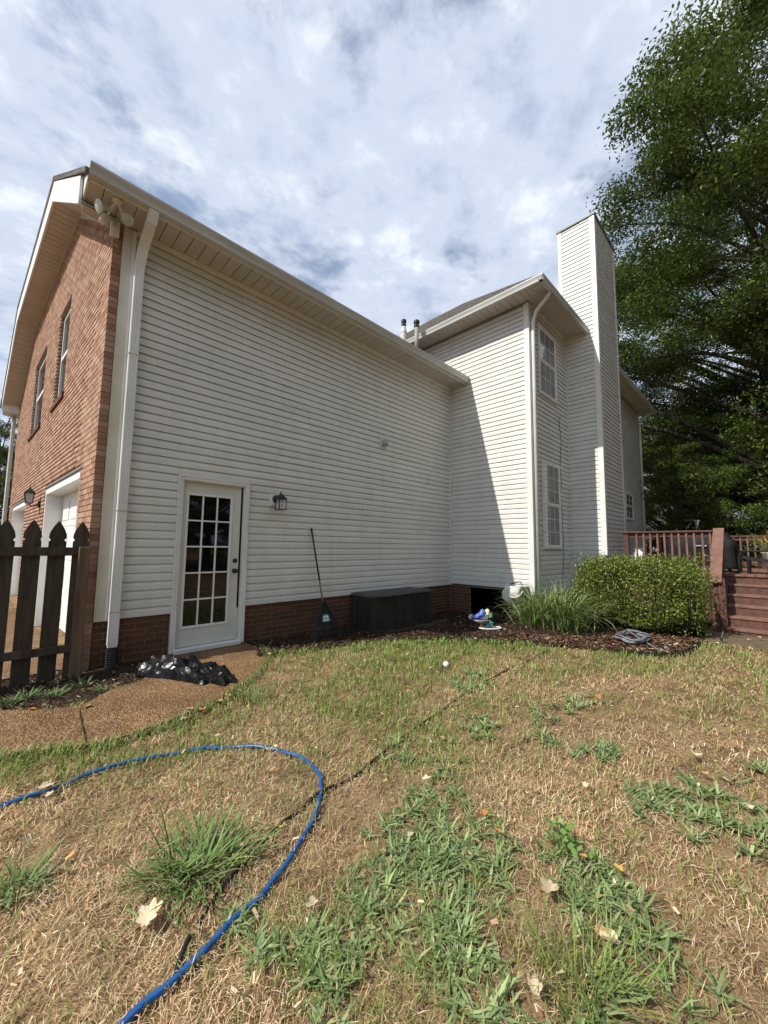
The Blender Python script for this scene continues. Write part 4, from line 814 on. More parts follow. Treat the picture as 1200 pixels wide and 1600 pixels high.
obj('sensor_arm', MB().tube([(fx0, fy0, ZT-.02), c], .010, 8), 'cream', fl)
obj('motion_sensor', MB().lathe([(.001, -.02), (.034, -.015), (.040, .01), (.040, .08), (.030, .105), (.001, .11)], c, (-.35, .0, -.9), 16), 'cream', fl, True)
vh = thing('vent_hood', 'small grey white exhaust vent hood on the siding', 'vent', (4.452, -0.01, 3.40))
obj('flange', MB().bbox(4.375, 4.53, -.022, .002, 3.33, 3.47, .005), 'trim', vh); obj('hood', MB().lathe([(.060, .0), (.060, .05), (.050, .085), (.001, .09)], (4.452, -.022, 3.395), (0, -1, -.35), 18), pmat('vent_grey', (.40, .39, .37), (.28, .27, .26), scale=18), vh, True)
obj('flap', MB().prism([(4.405, -.04, 3.34), (4.50, -.04, 3.34), (4.50, -.095, 3.345), (4.405, -.095, 3.345)], (0, 0, .006)), 'black', vh)

# ------------------------------------------------------------------ leaf rake
rb = on('z', -.03, 514, 1002); rt_ = on('y', -.03, 487, 829); A = Vector(rb); Bt = Vector(rt_)
rk_ = thing('leaf_rake', 'black plastic fan leaf rake leaning on the siding between door and deck box', 'rake', (A.x, A.y, A.z))
dn = (A-Bt).normalized(); ferr = A-dn*.60
obj('handle', MB().tube([Bt, Bt+(ferr-Bt)*.72], .0135, 10), 'black', rk_, True)
obj('handle_wood', MB().tube([Bt+(ferr-Bt)*.72, ferr+dn*.06], .0125, 10), pmat('orange_wood', (.28, .12, .05), (.20, .08, .035), scale=10, stretch=(6, 6, .5)), rk_, True)
sdv = dn.cross(Vector((0, -1, 0))).normalized(); sdv = sdv if sdv.x > 0 else -sdv; nf = sdv.cross(dn).normalized(); nf = nf if nf.y < 0 else -nf
obj('grip', MB().tube([Bt-dn*.035, Bt+dn*.01], .0155, 10), 'blackplastic', rk_, True)
wd_ = lambda t: .02+.17*t/.34
hd = MB().add([ferr+dn*t-sdv*wd_(t)+nf*(.012*k) for k in (0, 1) for t in (0, .34)]+[ferr+dn*t+sdv*wd_(t)+nf*(.012*k) for k in (0, 1) for t in (0, .34)], [(0, 1, 5, 4), (2, 6, 7, 3), (0, 2, 3, 1), (4, 5, 7, 6), (1, 3, 7, 5), (0, 4, 6, 2)])
head = obj('rake_head', hd, 'blackplastic', rk_)
for k in range(-4, 5): obj('rib', MB().tube([ferr+sdv*.016*k/4+nf*.014, ferr+dn*.34+sdv*.185*k/4+nf*.014], .004, 5), 'blackplastic', head)
for k in range(23):
    f = (k-11)/11; a = ferr+dn*.33+sdv*.185*f; b = ferr+dn*.585+sdv*.36*f; obj('tine', MB().tube([a, a+(b-a)*.75, b+nf*.0, b+nf*.045+dn*.012], .0042, 5), 'blackplastic', rk_)
for t, w2 in ((.42, .245), (.49, .295)): obj('cross_bar', MB().tube([ferr+dn*t-sdv*w2, ferr+dn*(t+.008)+nf*.006, ferr+dn*t+sdv*w2], .0055, 6), 'blackplastic', rk_)
lab = MB(); lq = lambda t, s_, o=.0175: ferr+dn*t+sdv*s_+nf*o
obj('sticker', lab.add([lq(.20, -.05), lq(.20, .05), lq(.315, .085), lq(.315, -.085)], [(0, 1, 2, 3)]), pmat('teal_sticker', (.04, .17, .22), (.05, .20, .25)), head)
obj('sticker_panel', MB().add([lq(.225, -.042, .0185), lq(.225, .042, .0185), lq(.305, .048, .0185), lq(.305, -.048, .0185)], [(0, 1, 2, 3)]), 'white', head)
mk = MB(); rr2 = random.Random(3)
for k in range(9):
    a = 2*math.pi*k/9; c0 = lq(.265+.02*math.sin(a), .026*math.cos(a), .0192); mk.add([c0-sdv*.006-dn*.004, c0+sdv*.006-dn*.003, c0+sdv*.005+dn*.005, c0-sdv*.006+dn*.004], [(0, 1, 2, 3)])
mk.add([lq(.255, -.012, .0192), lq(.255, .014, .0192), lq(.263, .012, .0192), lq(.262, -.014, .0192)], [(0, 1, 2, 3)]); mk.add([lq(.270, -.014, .0192), lq(.270, .012, .0192), lq(.277, .013, .0192), lq(.277, -.012, .0192)], [(0, 1, 2, 3)])
obj('sticker_print', mk, 'black', head)

# ------------------------------------------------------------------ resin deck box
bx = thing('deck_box', 'large dark brown plank-look deck storage box against the brick foundation', 'storage box', (4.45, -0.33, -.06))
x0, x1, y0, y1, z0, z1 = 3.70, 5.24, -0.585, -0.045, -.07, .525
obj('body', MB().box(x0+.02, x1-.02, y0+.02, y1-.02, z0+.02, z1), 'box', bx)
for a, b, c, d in ((x0, x0+.075, y0, y0+.075), (x1-.075, x1, y0, y0+.075), (x0, x0+.075, y1-.075, y1), (x1-.075, x1, y1-.075, y1)): obj('corner_post', MB().bbox(a, b, c, d, z0, z1, .008), 'box', bx)
for za, zb_ in ((z0, z0+.075), (z1-.06, z1)):
    obj('front_rail', MB().bbox(x0+.076, x1-.076, y0+.003, y0+.03, za, zb_, .005), 'box', bx); obj('side_rail', MB().bbox(x0+.003, x0+.03, y0+.076, y1-.076, za, zb_, .005), 'box', bx)
n = 14; w1_ = (x1-x0-.152)/n
for i in range(n): obj('plank', MB().bbox(x0+.076+i*w1_+.004, x0+.076+(i+1)*w1_-.004, y0+.010, y0+.024, z0+.076, z1-.061, .004), 'box', bx)
n = 4; w1_ = (y1-y0-.152)/n
for i in range(n): obj('plank', MB().bbox(x0+.010, x0+.024, y0+.076+i*w1_+.004, y0+.076+(i+1)*w1_-.004, z0+.076, z1-.061, .004), 'box', bx)
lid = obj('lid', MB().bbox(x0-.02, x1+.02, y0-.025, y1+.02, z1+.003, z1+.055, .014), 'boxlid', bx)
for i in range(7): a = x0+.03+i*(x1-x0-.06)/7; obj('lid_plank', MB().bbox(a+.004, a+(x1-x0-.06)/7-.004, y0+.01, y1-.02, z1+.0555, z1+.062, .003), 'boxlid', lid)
tag(obj('landscape_timber', MB().tube(smooth([(3.55, -.74, -.045), (4.2, -.72, -.05), (5.0, -.70, -.052), (5.62, -.66, -.055)], 5), .042, 8), pmat('mossy_timber', (.055, .05, .028), (.035, .045, .018), scale=12, rough=.95, bump=.6), None, True), 'mossy half-round timber on the mulch in front of the deck box', 'timber')

# ------------------------------------------------------------------ crumpled bin bag on the pad
bm = bmesh.new(); bmesh.ops.create_grid(bm, x_segments=46, y_segments=24, size=0.5); rg = random.Random(12)
pa = Vector((*gpt(226, 1046), 0)); pb = Vector((*gpt(356, 1074), 0)); axd = (pb-pa); bl_ = axd.length*1.12; axd.normalize(); sdd = Vector((-axd.y, axd.x, 0)); ctr_ = (pa+pb)/2+Vector((.02, -.02, 0))
for q in bm.verts:
    a, b = q.co.x*2, q.co.y*2                                   # -1..1
    edge_v = max(abs(a), abs(b)) > .985
    if not edge_v: a += rg.uniform(-.025, .025); b += rg.uniform(-.045, .045)
    ang = math.atan2(b, a); rad = min(1.0, max(abs(a), abs(b)))
    edge = .78+.30*mnoise.noise(Vector((math.cos(ang)*2.1, math.sin(ang)*2.1, 3.1)))
    X = math.cos(ang)*rad*edge; Y = math.sin(ang)*rad*edge
    f = max(0, 1-rad**2.2)
    rid = lambda s, o: 1-abs(mnoise.noise(Vector((X*s+o, Y*s*.55-o, o*1.7)))*2)
    h = .010+f**.5*(.025+.10*rid(1.7, 4.2)**2+.05*rid(3.6, 1.1)**2)+f*(.05*mnoise.noise(Vector((X*5.5+Y*2, Y*2.2-X*2, 2.7)))+rg.uniform(-.004, .004))
    p = ctr_+axd*X*bl_*.56+sdd*(Y*.29+.07*math.sin(X*3.2+.6)); p.z = .036+h*(1.1 if X < .2 else .85)
    if edge_v: p.z = .037
    q.co = p
bmesh.ops.triangulate(bm, faces=bm.faces[:]); me = bpy.data.meshes.new('bin_bag'); bm.to_mesh(me); bm.free()
M['bag'] = pmat('black_polythene', (.004, .004, .0045), (.006, .006, .006), rough=.26, bump=.3, bscale=14, spec=.3); me.materials.append(M['bag'])
_bag = bpy.data.objects.new('bin_bag', me); 
tag(link(_bag, None), 'crumpled shiny black plastic bin bag on the aggregate pad before the door', 'bag')

# ------------------------------------------------------------------ hose reel on the corner
hx, hy, hz = L-.16, -1.66, .50
hrl = thing('hose_reel', 'white hose reel with looped white hose mounted at the siding corner', 'hose reel', (L-.02, hy, hz))
obj('drum', MB().lathe([(.13, 0), (.145, .03), (.13, .06), (.148, .09), (.132, .12), (.147, .15), (.13, .18)], (hx, hy-.10, hz), (0, 1, 0), 22), pmat('white_hose', (.55, .55, .53), (.42, .42, .40), scale=14), hrl, True)
obj('side_disc', MB().lathe([(.001, .012), (.05, .014), (.12, .004), (.168, .010), (.170, .024), (.12, .018), (.001, .026)], (hx-.03, hy+.10, hz-.03), (-.25, -.1, 0), 28), 'white', hrl, True)
obj('side_disc', MB().lathe([(.001, .012), (.12, .004), (.155, .010), (.155, .024), (.001, .026)], (hx, hy-.13, hz), (0, 1, 0), 24), pmat('reel_grey', (.35, .36, .35), (.28, .29, .28)), hrl, True)
obj('bracket', MB().bbox(hx-.02, L+.0, hy-.20, hy-.128, hz-.09, hz+.14, .01).bbox(hx+.03, L-.012, hy-.13, hy+.08, hz-.14, hz-.09, .008), pmat('reel_green', (.025, .05, .045), (.04, .07, .06), scale=9, rough=.5), hrl)
obj('crank', MB().tube([(hx-.02, hy+.10, hz+.18), (hx-.03, hy-.02, hz+.22), (hx-.03, hy-.10, hz+.235), (hx-.02, hy-.14, hz+.17)], .011, 8), 'black', hrl, True)
obj('hose_loop', MB().tube(smooth([(hx-.06, hy+.15, hz+.19), (hx-.12, hy+.17, hz+.08), (hx-.15, hy+.10, hz-.02), (hx-.17, hy, hz-.06), (hx-.15, hy-.12, hz-.03), (hx-.08, hy-.17, hz+.06)], 8), .012, 8), 'white', hrl, True)
obj('hose_tail', MB().tube(smooth([(hx-.08, hy+.08, hz-.14), (hx-.14, hy-.05, hz-.26), (hx-.25, hy-.28, hz-.44), (hx-.30, hy-.45, hz-.50)], 8), .009, 8), M['frost'], hrl, True)
obj('post', MB().bbox(L-.05, L-.015, hy-.03, hy+.03, hz-.62, hz-.10, .004), 'black', hrl)

# ------------------------------------------------------------------ garden ornament: birds on a dish over a tray, two pinwheels
ox, oy = gpt(757, 990, -.06); oz = float(gz(ox, oy))+.03; S_ = RT*1.0; sx = Vector((RT[0], RT[1], 0)).normalized(); fx = Vector((FW[0], FW[1], 0)).normalized()
def ornp(a, c, h): return Vector((ox, oy, oz))+sx*a+fx*c+Vector((0, 0, h))
orn = thing('garden_ornament', 'blue and yellow bird garden ornament on a small dish above a white-rimmed tray', 'ornament', (ox, oy, oz))
rim = []; 
for k in range(29): a = 2*math.pi*k/28; rim.append(ornp(.10+.185*math.cos(a)-.02*math.sin(a), .10*math.sin(a)+.02*math.cos(a), .035))
obj('tray_rim', MB().tube(rim, .016, 8, False), pmat('ceramic_white', (.60, .58, .62), (.5, .48, .53), rough=.3), orn, True)
obj('tray', MB().add([ornp(.10, 0, .012)]+[(r_-Vector((0, 0, .012))) for r_ in rim[:-1]], [(0, 1+k, 1+(k+1) % 28) for k in range(28)]), 'black', orn)
for da in (-.03, .16): obj('tray_insert', MB().lathe([(.001, .03), (.028, .03), (.03, .02), (.03, .0)], ornp(da, 0, .016), n=12), pmat('yellow_glaze', (.55, .48, .10), (.42, .36, .08), rough=.3), orn)
obj('stem', MB().lathe([(.035, .01), (.026, .04), (.022, .09), (.036, .12)], ornp(-.05, 0, 0), n=12), pmat('yellow_stem', (.50, .45, .10), (.4, .35, .08), rough=.35), orn, True)
obj('dish', MB().lathe([(.001, .115), (.06, .12), (.115, .15), (.135, .172), (.128, .178), (.10, .155), (.001, .135)], ornp(-.07, 0, 0), n=24), pmat('ceramic_pink', (.55, .46, .50), (.42, .33, .38), rough=.3), orn, True)
def bird(name, c, s, m1, m2, m3, face):
    d = sx*face; z = Vector((0, 0, 1))
    b = obj(name, MB().tube([c-d*.095*s+z*.05*s, c-d*.07*s+z*.03*s, c-d*.03*s+z*.035*s, c+d*.02*s+z*.055*s, c+d*.045*s+z*.085*s, c+d*.05*s+z*.115*s, c+d*.052*s+z*.145*s, c+d*.05*s+z*.155*s], [.012*s, .024*s, .050*s, .056*s, .045*s, .038*s, .026*s, .006*s], 12), m1, orn, True)
    obj('beak', MB().tube([c+d*.08*s+z*.118*s, c+d*.112*s+z*.112*s], [.011*s, .001], 6), 'yellow_' if 0 else M['black'], b)
    obj('wing', MB().tube([c+d*.03*s+z*.07*s-fx*.04*s, c-d*.02*s+z*.05*s-fx*.056*s, c-d*.085*s+z*.04*s-fx*.03*s], [.016*s, .026*s, .004*s], 8), m3, b, True)
    obj('breast', MB().lathe([(.001, -.036*s), (.024*s, -.026*s), (.034*s, 0), (.024*s, .026*s), (.001, .036*s)], c+d*.028*s+z*.05*s-fx*.022*s, n=12), m2, b, True)
blu = pmat('blue_glaze', (.06, .10, .42), (.12, .17, .50), scale=20, rough=.35); dkb = pmat('dark_blue_glaze', (.02, .03, .16), (.03, .05, .22), scale=20, rough=.35); yel = pmat('cream_glaze', (.68, .62, .30), (.75, .72, .5), scale=12, rough=.35); teal = pmat('teal_glaze', (.08, .36, .30), (.12, .44, .38), scale=14, rough=.4)
bird('blue_bird', ornp(-.10, -.02, .155), 1.25, blu, pmat('pale_blue_glaze', (.28, .33, .62), (.35, .4, .68), rough=.35), dkb, 1); bird('yellow_bird', ornp(.0, .02, .17), 1.15, yel, yel, teal, 1)
for k in range(14):
    a = 2*math.pi*k/14; rr_ = .02+.02*(k % 2); obj('foliage_leaf', MB().tube([ornp(.06, -.02, .14), ornp(.075+rr_*math.cos(a)*1.4, -.03, .11+rr_*math.sin(a)*1.3), ornp(.10+rr_*math.cos(a)*1.6, -.03, .075+rr_*math.sin(a)*1.9)], [.004, .010, .002], 5), teal, orn)
def pinwheel(u, v, z0, label, mat, r=.055):
    g = gpt(u, v, -.05); bx_, by_ = g; bz = float(gz(bx_, by_)); T = thing('pinwheel', label, 'pinwheel', (bx_, by_, bz)); top = Vector((bx_, by_, bz+z0)); obj('stick', MB().tube([(bx_, by_, bz-.02), top], .004, 6), 'black', T)
    for k in range(6):
        a = 2*math.pi*k/6+.2; d = sx*math.cos(a)+Vector((0, 0, 1))*math.sin(a); e = sx*-math.sin(a)+Vector((0, 0, 1))*math.cos(a); c = top-fx*.012
        obj('petal', MB().add([c, c+d*r*.55+e*r*.30-fx*.006, c+d*r, c+d*r*.55-e*r*.30+fx*.004], [(0, 1, 2, 3)]), mat, T)
    obj('hub', MB().lathe([(.001, 0), (.012, .004), (.010, .014), (.001, .018)], top-fx*.01, -fx, 10), 'white', T)
pinwheel(736, 985, .235, 'white flower pinwheel on a stick in the mulch beside the bird ornament', pmat('white_petal', (.68, .74, .82), (.75, .8, .86))); pinwheel(766, 986, .25, 'turquoise flower pinwheel on a stick behind the bird ornament', pmat('turquoise_petal', (.18, .50, .46), (.25, .58, .52)))
# ------------------------------------------------------------------ wooden deck with stairs
XD, ZD = 9.35, 0.93
dk = thing('wooden_deck', 'red-brown stained wooden deck with baluster railing and wide stairs', 'deck', (XD, -4.6, 0))
n = 42
for i in range(n):
    y = -2.72-i*.143; obj('deck_board', MB().bbox(XD-.03+random.uniform(-.008, .008), 13.6, y-.138, y, ZD-.034, ZD+random.uniform(-.002, .002), .004), 'decklight', dk)
for b in ((XD, XD+.04, -8.7, -2.72, ZD-.26, ZD-.036), (XD, 13.6, -2.76, -2.722, ZD-.26, ZD-.036), (13.56, 13.6, -8.7, -2.77, ZD-.26, ZD-.036)): obj('joist', MB().box(*b), 'deck', dk)
for y in (-3.0, -4.4, -6.4, -8.4):
    for x in (XD+.1, 13.4): obj('support_post', MB().box(x-.05, x+.05, y-.05, y+.05, -.15, ZD-.262), 'deck', dk)
for i in range(11): y = -2.80-i*.155; obj('skirt_board', MB().box(XD-.022, XD-.002, y-.145, y, .0, ZD-.30), 'deck', dk)
ST0, ST1 = -4.64, -8.2; TR, RS = .26, .168
for i in range(0, 6):
    xf = XD-TR*i; zt = ZD-RS*i
    obj('riser', MB().box(xf+.012, xf+.045, ST1, ST0, max(zt-RS, -.03)+.001 if i < 5 else -.05, zt-.037), 'deck', dk)
    if i:
        for k in (0, 1): obj('tread', MB().bbox(xf-.006+k*.142, xf+.132+k*.142, ST1, ST0+.01, zt-.036, zt, .005), 'decklight', dk)
obj('stringer', MB().prism([(XD-.01, ST0+.012, -.05), (8.1, ST0+.012, -.05), (8.1, ST0+.012, .12), (XD-.01, ST0+.012, ZD-.04)], (0, .036, 0)), 'deck', dk)
RY = -4.535
obj('post', MB().bbox(8.22, 8.31, RY-.05, RY+.05, -.12, .93, .005), 'deck', dk); obj('post', MB().bbox(XD-.10, XD-.01, RY-.05, RY+.05, .55, 1.745, .005), 'deck', dk)
obj('post', MB().bbox(XD-.10, XD-.01, -2.995, -2.905, .3, 1.745, .005), 'deck', dk)
obj('post_board', MB().bbox(8.19, 8.218, RY-.115, RY-.02, -.06, .90, .004), 'deck', dk)
def slope(x): return 1.775-(XD-.03-x)*.80
obj('stair_rail_cap', MB().beam((XD+.02, RY+.01, slope(XD+.02)), (8.14, RY+.01, slope(8.14)), .165, .038), 'decklight', dk)
obj('stair_rail', MB().beam((XD-.1, RY, slope(XD-.1)-.075), (8.31, RY, slope(8.31)-.075), .036, .085), 'deck', dk); obj('stair_rail', MB().beam((XD-.1, RY, slope(XD-.1)-.70), (8.31, RY, slope(8.31)-.70), .036, .085), 'deck', dk)
for k in range(6): x = XD-.22-k*.135; obj('baluster', MB().box(x-.017, x+.017, RY-.036-.018, RY-.0185, slope(x)-.72, slope(x)-.05), 'deck', dk)
obj('rail_cap', MB().bbox(XD-.13, XD+.01, RY+.09, -2.89, 1.748, 1.785, .005), 'deck', dk)
obj('rail', MB().box(XD-.07, XD-.034, RY+.05, -2.995, 1.66, 1.747), 'deck', dk); obj('rail', MB().box(XD-.07, XD-.034, RY+.05, -2.995, .99, 1.07), 'deck', dk)
for u in (995, 1006, 1016.4, 1027.6, 1038.4, 1050, 1061, 1073, 1085, 1098, 1110):
    y = float(on('x', XD-.10, u, 850)[1]); y = min(max(y, RY+.07), -3.02); obj('baluster', MB().box(XD-.104, XD-.0705, y-.017, y+.017, .97, 1.745), 'decklight', dk)
for (xa, ya, yb) in ((13.5, -8.6, -2.8),):
    obj('rail_cap', MB().bbox(xa-.07, xa+.07, ya, yb, 1.758, 1.795, .004), 'deck', dk); obj('rail', MB().box(xa-.018, xa+.018, ya, yb, 1.66, 1.757), 'deck', dk); obj('rail', MB().box(xa-.018, xa+.018, ya, yb, 1.0, 1.08), 'deck', dk)
    for k in range(42): y = yb-.08-k*.137; obj('baluster', MB().box(xa-.053, xa-.019, y-.017, y+.017, .99, 1.755), 'decklight', dk)
    for y in (-8.6, -5.7, -2.85): obj('post', MB().box(xa-.045, xa+.045, y-.045, y+.045, .6, 1.757), 'deck', dk)

# covered barbecue on the deck
g1 = on('x', 10.35, 1041, 850)[1]; g2 = on('x', 10.35, 1149, 850)[1]; gc = (g1+g2)/2; gh = (g1-g2)/2
bm = bmesh.new(); bmesh.ops.create_cube(bm, size=1.0); bmesh.ops.subdivide_edges(bm, edges=bm.edges[:], cuts=14, use_grid_fill=True)
for q in bm.verts:
    a, b, c = q.co.x*2, q.co.y*2, q.co.z+.5
    tp = sstep(.55, 1.0, c); wx = .30*(1-.30*tp); wy = gh*(1-.16*tp*tp)
    fold = .016*math.sin(b*11+c*2.0)*(1-c*.4)+.012*mnoise.noise(Vector((a*2, b*4, c*3)))+.02*mnoise.noise(Vector((b*2.2, c*2.6, a+4)))
    side = max(abs(a), abs(b)); k = 1+fold/ .35*(1 if side > .9 else 0)
    if abs(a) > .8 and abs(b) > .8: k *= .965
    z = ZD+.07+c*.80*(1-.06*abs(b)**3*tp)+(.03*mnoise.noise(Vector((a*2, b*2.4, 7))) if c > .9 else 0)
    q.co = (10.45+a*wx*k, gc+b*wy*k, z)
me = bpy.data.meshes.new('cover'); bm.to_mesh(me); bm.free(); M['cover'] = pmat('grill_cover_fabric', (.010, .010, .011), (.018, .018, .019), scale=7, rough=.7, bump=.5, bscale=14, spec=.2); me.materials.append(M['cover']); me.shade_smooth()
gr_ = thing('barbecue_grill', 'barbecue grill under a black fabric cover on the deck', 'grill', (10.45, gc, ZD)); link(bpy.data.objects.new('cover', me), gr_)
for a in (-.2, .2):
    for b in (-.8, .8): obj('leg', MB().box(10.45+a-.02, 10.45+a+.02, gc+b*gh-.02, gc+b*gh+.02, ZD+.002, ZD+.12), 'black', gr_)
lm = MB()
for k in range(6): yk = float(on('x', 10.13, 1088+k*2.8, 853)[1]); lm.box(10.118, 10.126, yk-.022, yk+.016, 1.475, 1.50)
obj('cover_lettering', lm, pmat('lettering', (.55, .55, .55)), gr_)
# white gas bottle by the railing post
gb = thing('gas_bottle', 'white gas bottle standing on the deck beside the railing post', 'gas bottle', (9.62, -3.10, ZD))
obj('tank', MB().lathe([(.001, .03), (.10, .03), (.145, .08), (.15, .15), (.15, .30), (.135, .37), (.07, .42), (.001, .43)], (9.62, -3.10, ZD), n=20), 'white', gb, True)
obj('foot_ring', MB().lathe([(.105, .002), (.11, .05), (.10, .06)], (9.62, -3.10, ZD), n=20), 'white', gb, True); obj('collar', MB().lathe([(.09, .40), (.095, .50), (.088, .50), (.085, .40)], (9.62, -3.10, ZD), n=20), 'white', gb, True)
# black patio chair
cf = float(on('x', 9.95, 1156, 860)[1])
ch = thing('patio_chair', 'black plastic patio armchair with low slung seat on the deck', 'chair', (10.2, cf-.3, ZD))
for x in (9.93, 10.50):
    obj('arm', MB().bbox(x-.045, x+.045, cf-.62, cf+.02, ZD+.435, ZD+.465, .01), 'blackplastic', ch)
    obj('leg', MB().tube([(x, cf-.02, ZD+.44), (x, cf+.02, ZD+.30), (x, cf+.035, ZD+.003)], [.035, .030, .026], 8), 'blackplastic', ch); obj('leg', MB().tube([(x, cf-.12, ZD+.27), (x, cf-.11, ZD+.003)], [.028, .024], 8), 'blackplastic', ch); obj('leg', MB().tube([(x, cf-.60, ZD+.44), (x, cf-.70, ZD+.003)], [.034, .026], 8), 'blackplastic', ch)
    obj('side_rail', MB().beam((x, cf-.02, ZD+.33), (x, cf-.64, ZD+.20), .03, .06), 'blackplastic', ch)
for k in range(7): t = k/6; obj('seat_slat', MB().beam((9.95, cf-.06-.52*t, ZD+.345-.11*t), (10.48, cf-.06-.52*t, ZD+.345-.11*t), .075, .014), 'blackplastic', ch)
for k in range(7): x = 9.98+k*.078; obj('back_slat', MB().beam((x, cf-.60, ZD+.22), (x, cf-.86, ZD+.86+.05*math.sin(k/6*math.pi)), .062, .014, (0, 1, 0)), 'blackplastic', ch)

# ------------------------------------------------------------------ leafy plants
M['leaf'] = attr_mat('tree_leaves', .5, .28, .35); M['bushleaf'] = attr_mat('bush_leaves', .42, .25, .45); M['bark'] = pmat('bark', (.065, .05, .038), (.035, .028, .022), scale=9, rough=.95, bump=.9, stretch=(3, 3, .6))
def leaf_quads(C_, ln, wd, colr, tilt=.8, up=None):
    """diamond leaves around points C_ with random heading"""
    n = len(C_); a = RNG.random(n)*6.283; t = RNG.normal(0, tilt, n); rl = RNG.normal(0, tilt*.8, n)
    d = np.stack([np.cos(a)*np.cos(t), np.sin(a)*np.cos(t), np.sin(t)], 1); s_ = np.stack([-np.sin(a)*np.cos(rl), np.cos(a)*np.cos(rl), np.sin(rl)], 1)
    d *= (ln/2)[:, None]; s_ *= (wd/2)[:, None]; k = d*.1
    V = np.stack([C_-d, C_-k+s_, C_+d, C_-k-s_], 1).reshape(-1, 3)
    return V, np.arange(n*4).reshape(-1, 4), np.repeat(colr, 4, 0)
def clump_points(cen, rad, per, flat=.42, hollow=.04):
    n = len(cen)*per; k = np.repeat(np.arange(len(cen)), per); d = RNG.normal(size=(n, 3)); d /= np.linalg.norm(d, axis=1)[:, None]
    r = (hollow+(1-hollow)*RNG.random(n)**.55*(1+.22*np.abs(RNG.normal(size=n))*(RNG.random(n) < .3)))[:, None]; P = d*r*rad[k][:, None]; P[:, 2] *= flat; P[:, 2] -= .18*(P[:, 0]**2+P[:, 1]**2)/rad[k]; return cen[k]+P, k
TREE_LEAF = [(.066, .104, .020), (.095, .140, .028), (.140, .185, .040), (.050, .080, .018)]
def tree_meshes(name, prof, nclump, per, rr, ln, H, trunk_r, seed, cols=TREE_LEAF):
    """prof: (z, radius) envelope. returns crown mesh, trunk mesh (shared by copies)"""
    g = np.random.default_rng(seed); zs = np.array([p[0] for p in prof]); Rs = np.array([p[1] for p in prof])
    zc = g.uniform(zs[0], zs[-1], nclump*4); Rz = np.interp(zc, zs, Rs); keep = g.random(len(zc)) < Rz/Rs.max(); zc, Rz = zc[keep][:nclump], Rz[keep][:nclump]; n = len(zc)
    a = g.random(n)*6.283; lob = 1+.20*np.sin(3*a+zc*.5)+.15*np.sin(5*a-zc*.9)-.10*(np.sin(2.1*zc+2*np.sin(2*a)) < -.3); r = Rz*lob*np.clip(.40+.63*g.random(n)**.55, 0, 1.02)
    cen = np.stack([r*np.cos(a), r*np.sin(a), zc+g.normal(0, .25, n)], 1); rad = g.uniform(rr*.65, rr*1.25, n)
    gap = (np.sin(1.9*cen[:, 2]+2.2*np.sin(2*a)+a) < -.62) & (r > .45*Rz); cen, rad, Rz, r, a, zc = (q_[~gap] for q_ in (cen, rad, Rz, r, a, zc)); n = len(cen)   # dark gaps between layered boughs
    P, k = clump_points(cen, rad, per); m = len(P)
    tone = np.clip(1+g.normal(0, .22, n), .5, 1.7)[k][:, None]  # natural leaf tone spread per clump, widened to imitate lit and shaded clumps
    V, F, C = leaf_quads(P, RNG.uniform(.7, 1.3, m)*ln, RNG.uniform(.5, .75, m)*ln*.75, np.clip(pick(cols, m, .12)*tone, .01, .5), .62)
    cro = npmesh(name, V, F, 'leaf', C); me = cro.data; bpy.data.objects.remove(cro)
    mb = MB(); bend = [(0, 0, -.3), (0, 0, .2), (.12, .05, H*.25), (-.1, .12, H*.5), (.05, -.05, H*.72), (0, 0, H*.92)]
    tr = smooth(bend, 4); rad_t = [max(.02, trunk_r*(1-.93*i/(len(tr)-1))*(1.35 if i < 3 else 1)) for i in range(len(tr))]; mb.tube(tr, rad_t, 10)
    order = g.permutation(n)[:min(n, 90)]
    for i in order:
        c = cen[i]; z0 = max(.12*H, c[2]-.55*np.hypot(c[0], c[1])-.4); z0 = min(z0, H*.85); f = z0/H; b0 = np.array([0, 0, z0]); mid = b0*.45+c*.55+np.array([0, 0, .10*np.hypot(c[0], c[1])])+g.normal(0, .18, 3)
        r0 = max(.03, trunk_r*.42*(1-f)); q = smooth([b0, mid, c], 4); mb.tube(q, [r0*(1-.85*j/(len(q)-1)) for j in range(len(q))], 5)
    tm = bpy.data.meshes.new(name+'_trunk'); tm.from_pydata(mb.v, [], mb.f); tm.materials.append(M['bark']); tm.shade_smooth()
    return me, tm
def tree(name, label, cat, meshes, loc, rz=0, s=1.0, group=None, sz=None):
    T = thing(name, label, cat, loc, group, rz, local=True); T.scale = (s, s, sz or s)
    inst('trunk', meshes[1], (0, 0, 0), T); inst('crown', meshes[0], (0, 0, 0), T); return T
BIG = tree_meshes('shade_tree', [(2.2, 3.4), (4.5, 5.0), (7, 6.1), (9.5, 7.3), (12, 6.9), (14.5, 5.0), (17, 3.3), (19.5, 1.9), (22, .5)], 600, 760, 1.0, .112, 21.5, .36, 5)
LOW = tree_meshes('small_tree', [(.5, 1.6), (1.6, 2.6), (3.2, 2.9), (5.0, 2.4), (6.6, 1.2), (7.2, .4)], 200, 430, .55, .085, 7.0, .12, 8)
tree('shade_tree', 'tall leafy shade tree towering beside and above the chimney', 'tree', BIG, (20.6, -6.9, 0), 0.4, 1.25)
for i, (x, y, rz, s, lab) in enumerate(((27.5, -5.5, 2.1, 1.15, 'tall dark tree standing behind the end of the house'), (28, -12.5, 4.0, 1.2, 'tall dark tree behind the big shade tree'), (23, -19, 1.2, .95, 'leafy tree to the side of the deck'))):
    tree('shade_tree', lab, 'tree', BIG, (x, y, 0), rz, s)
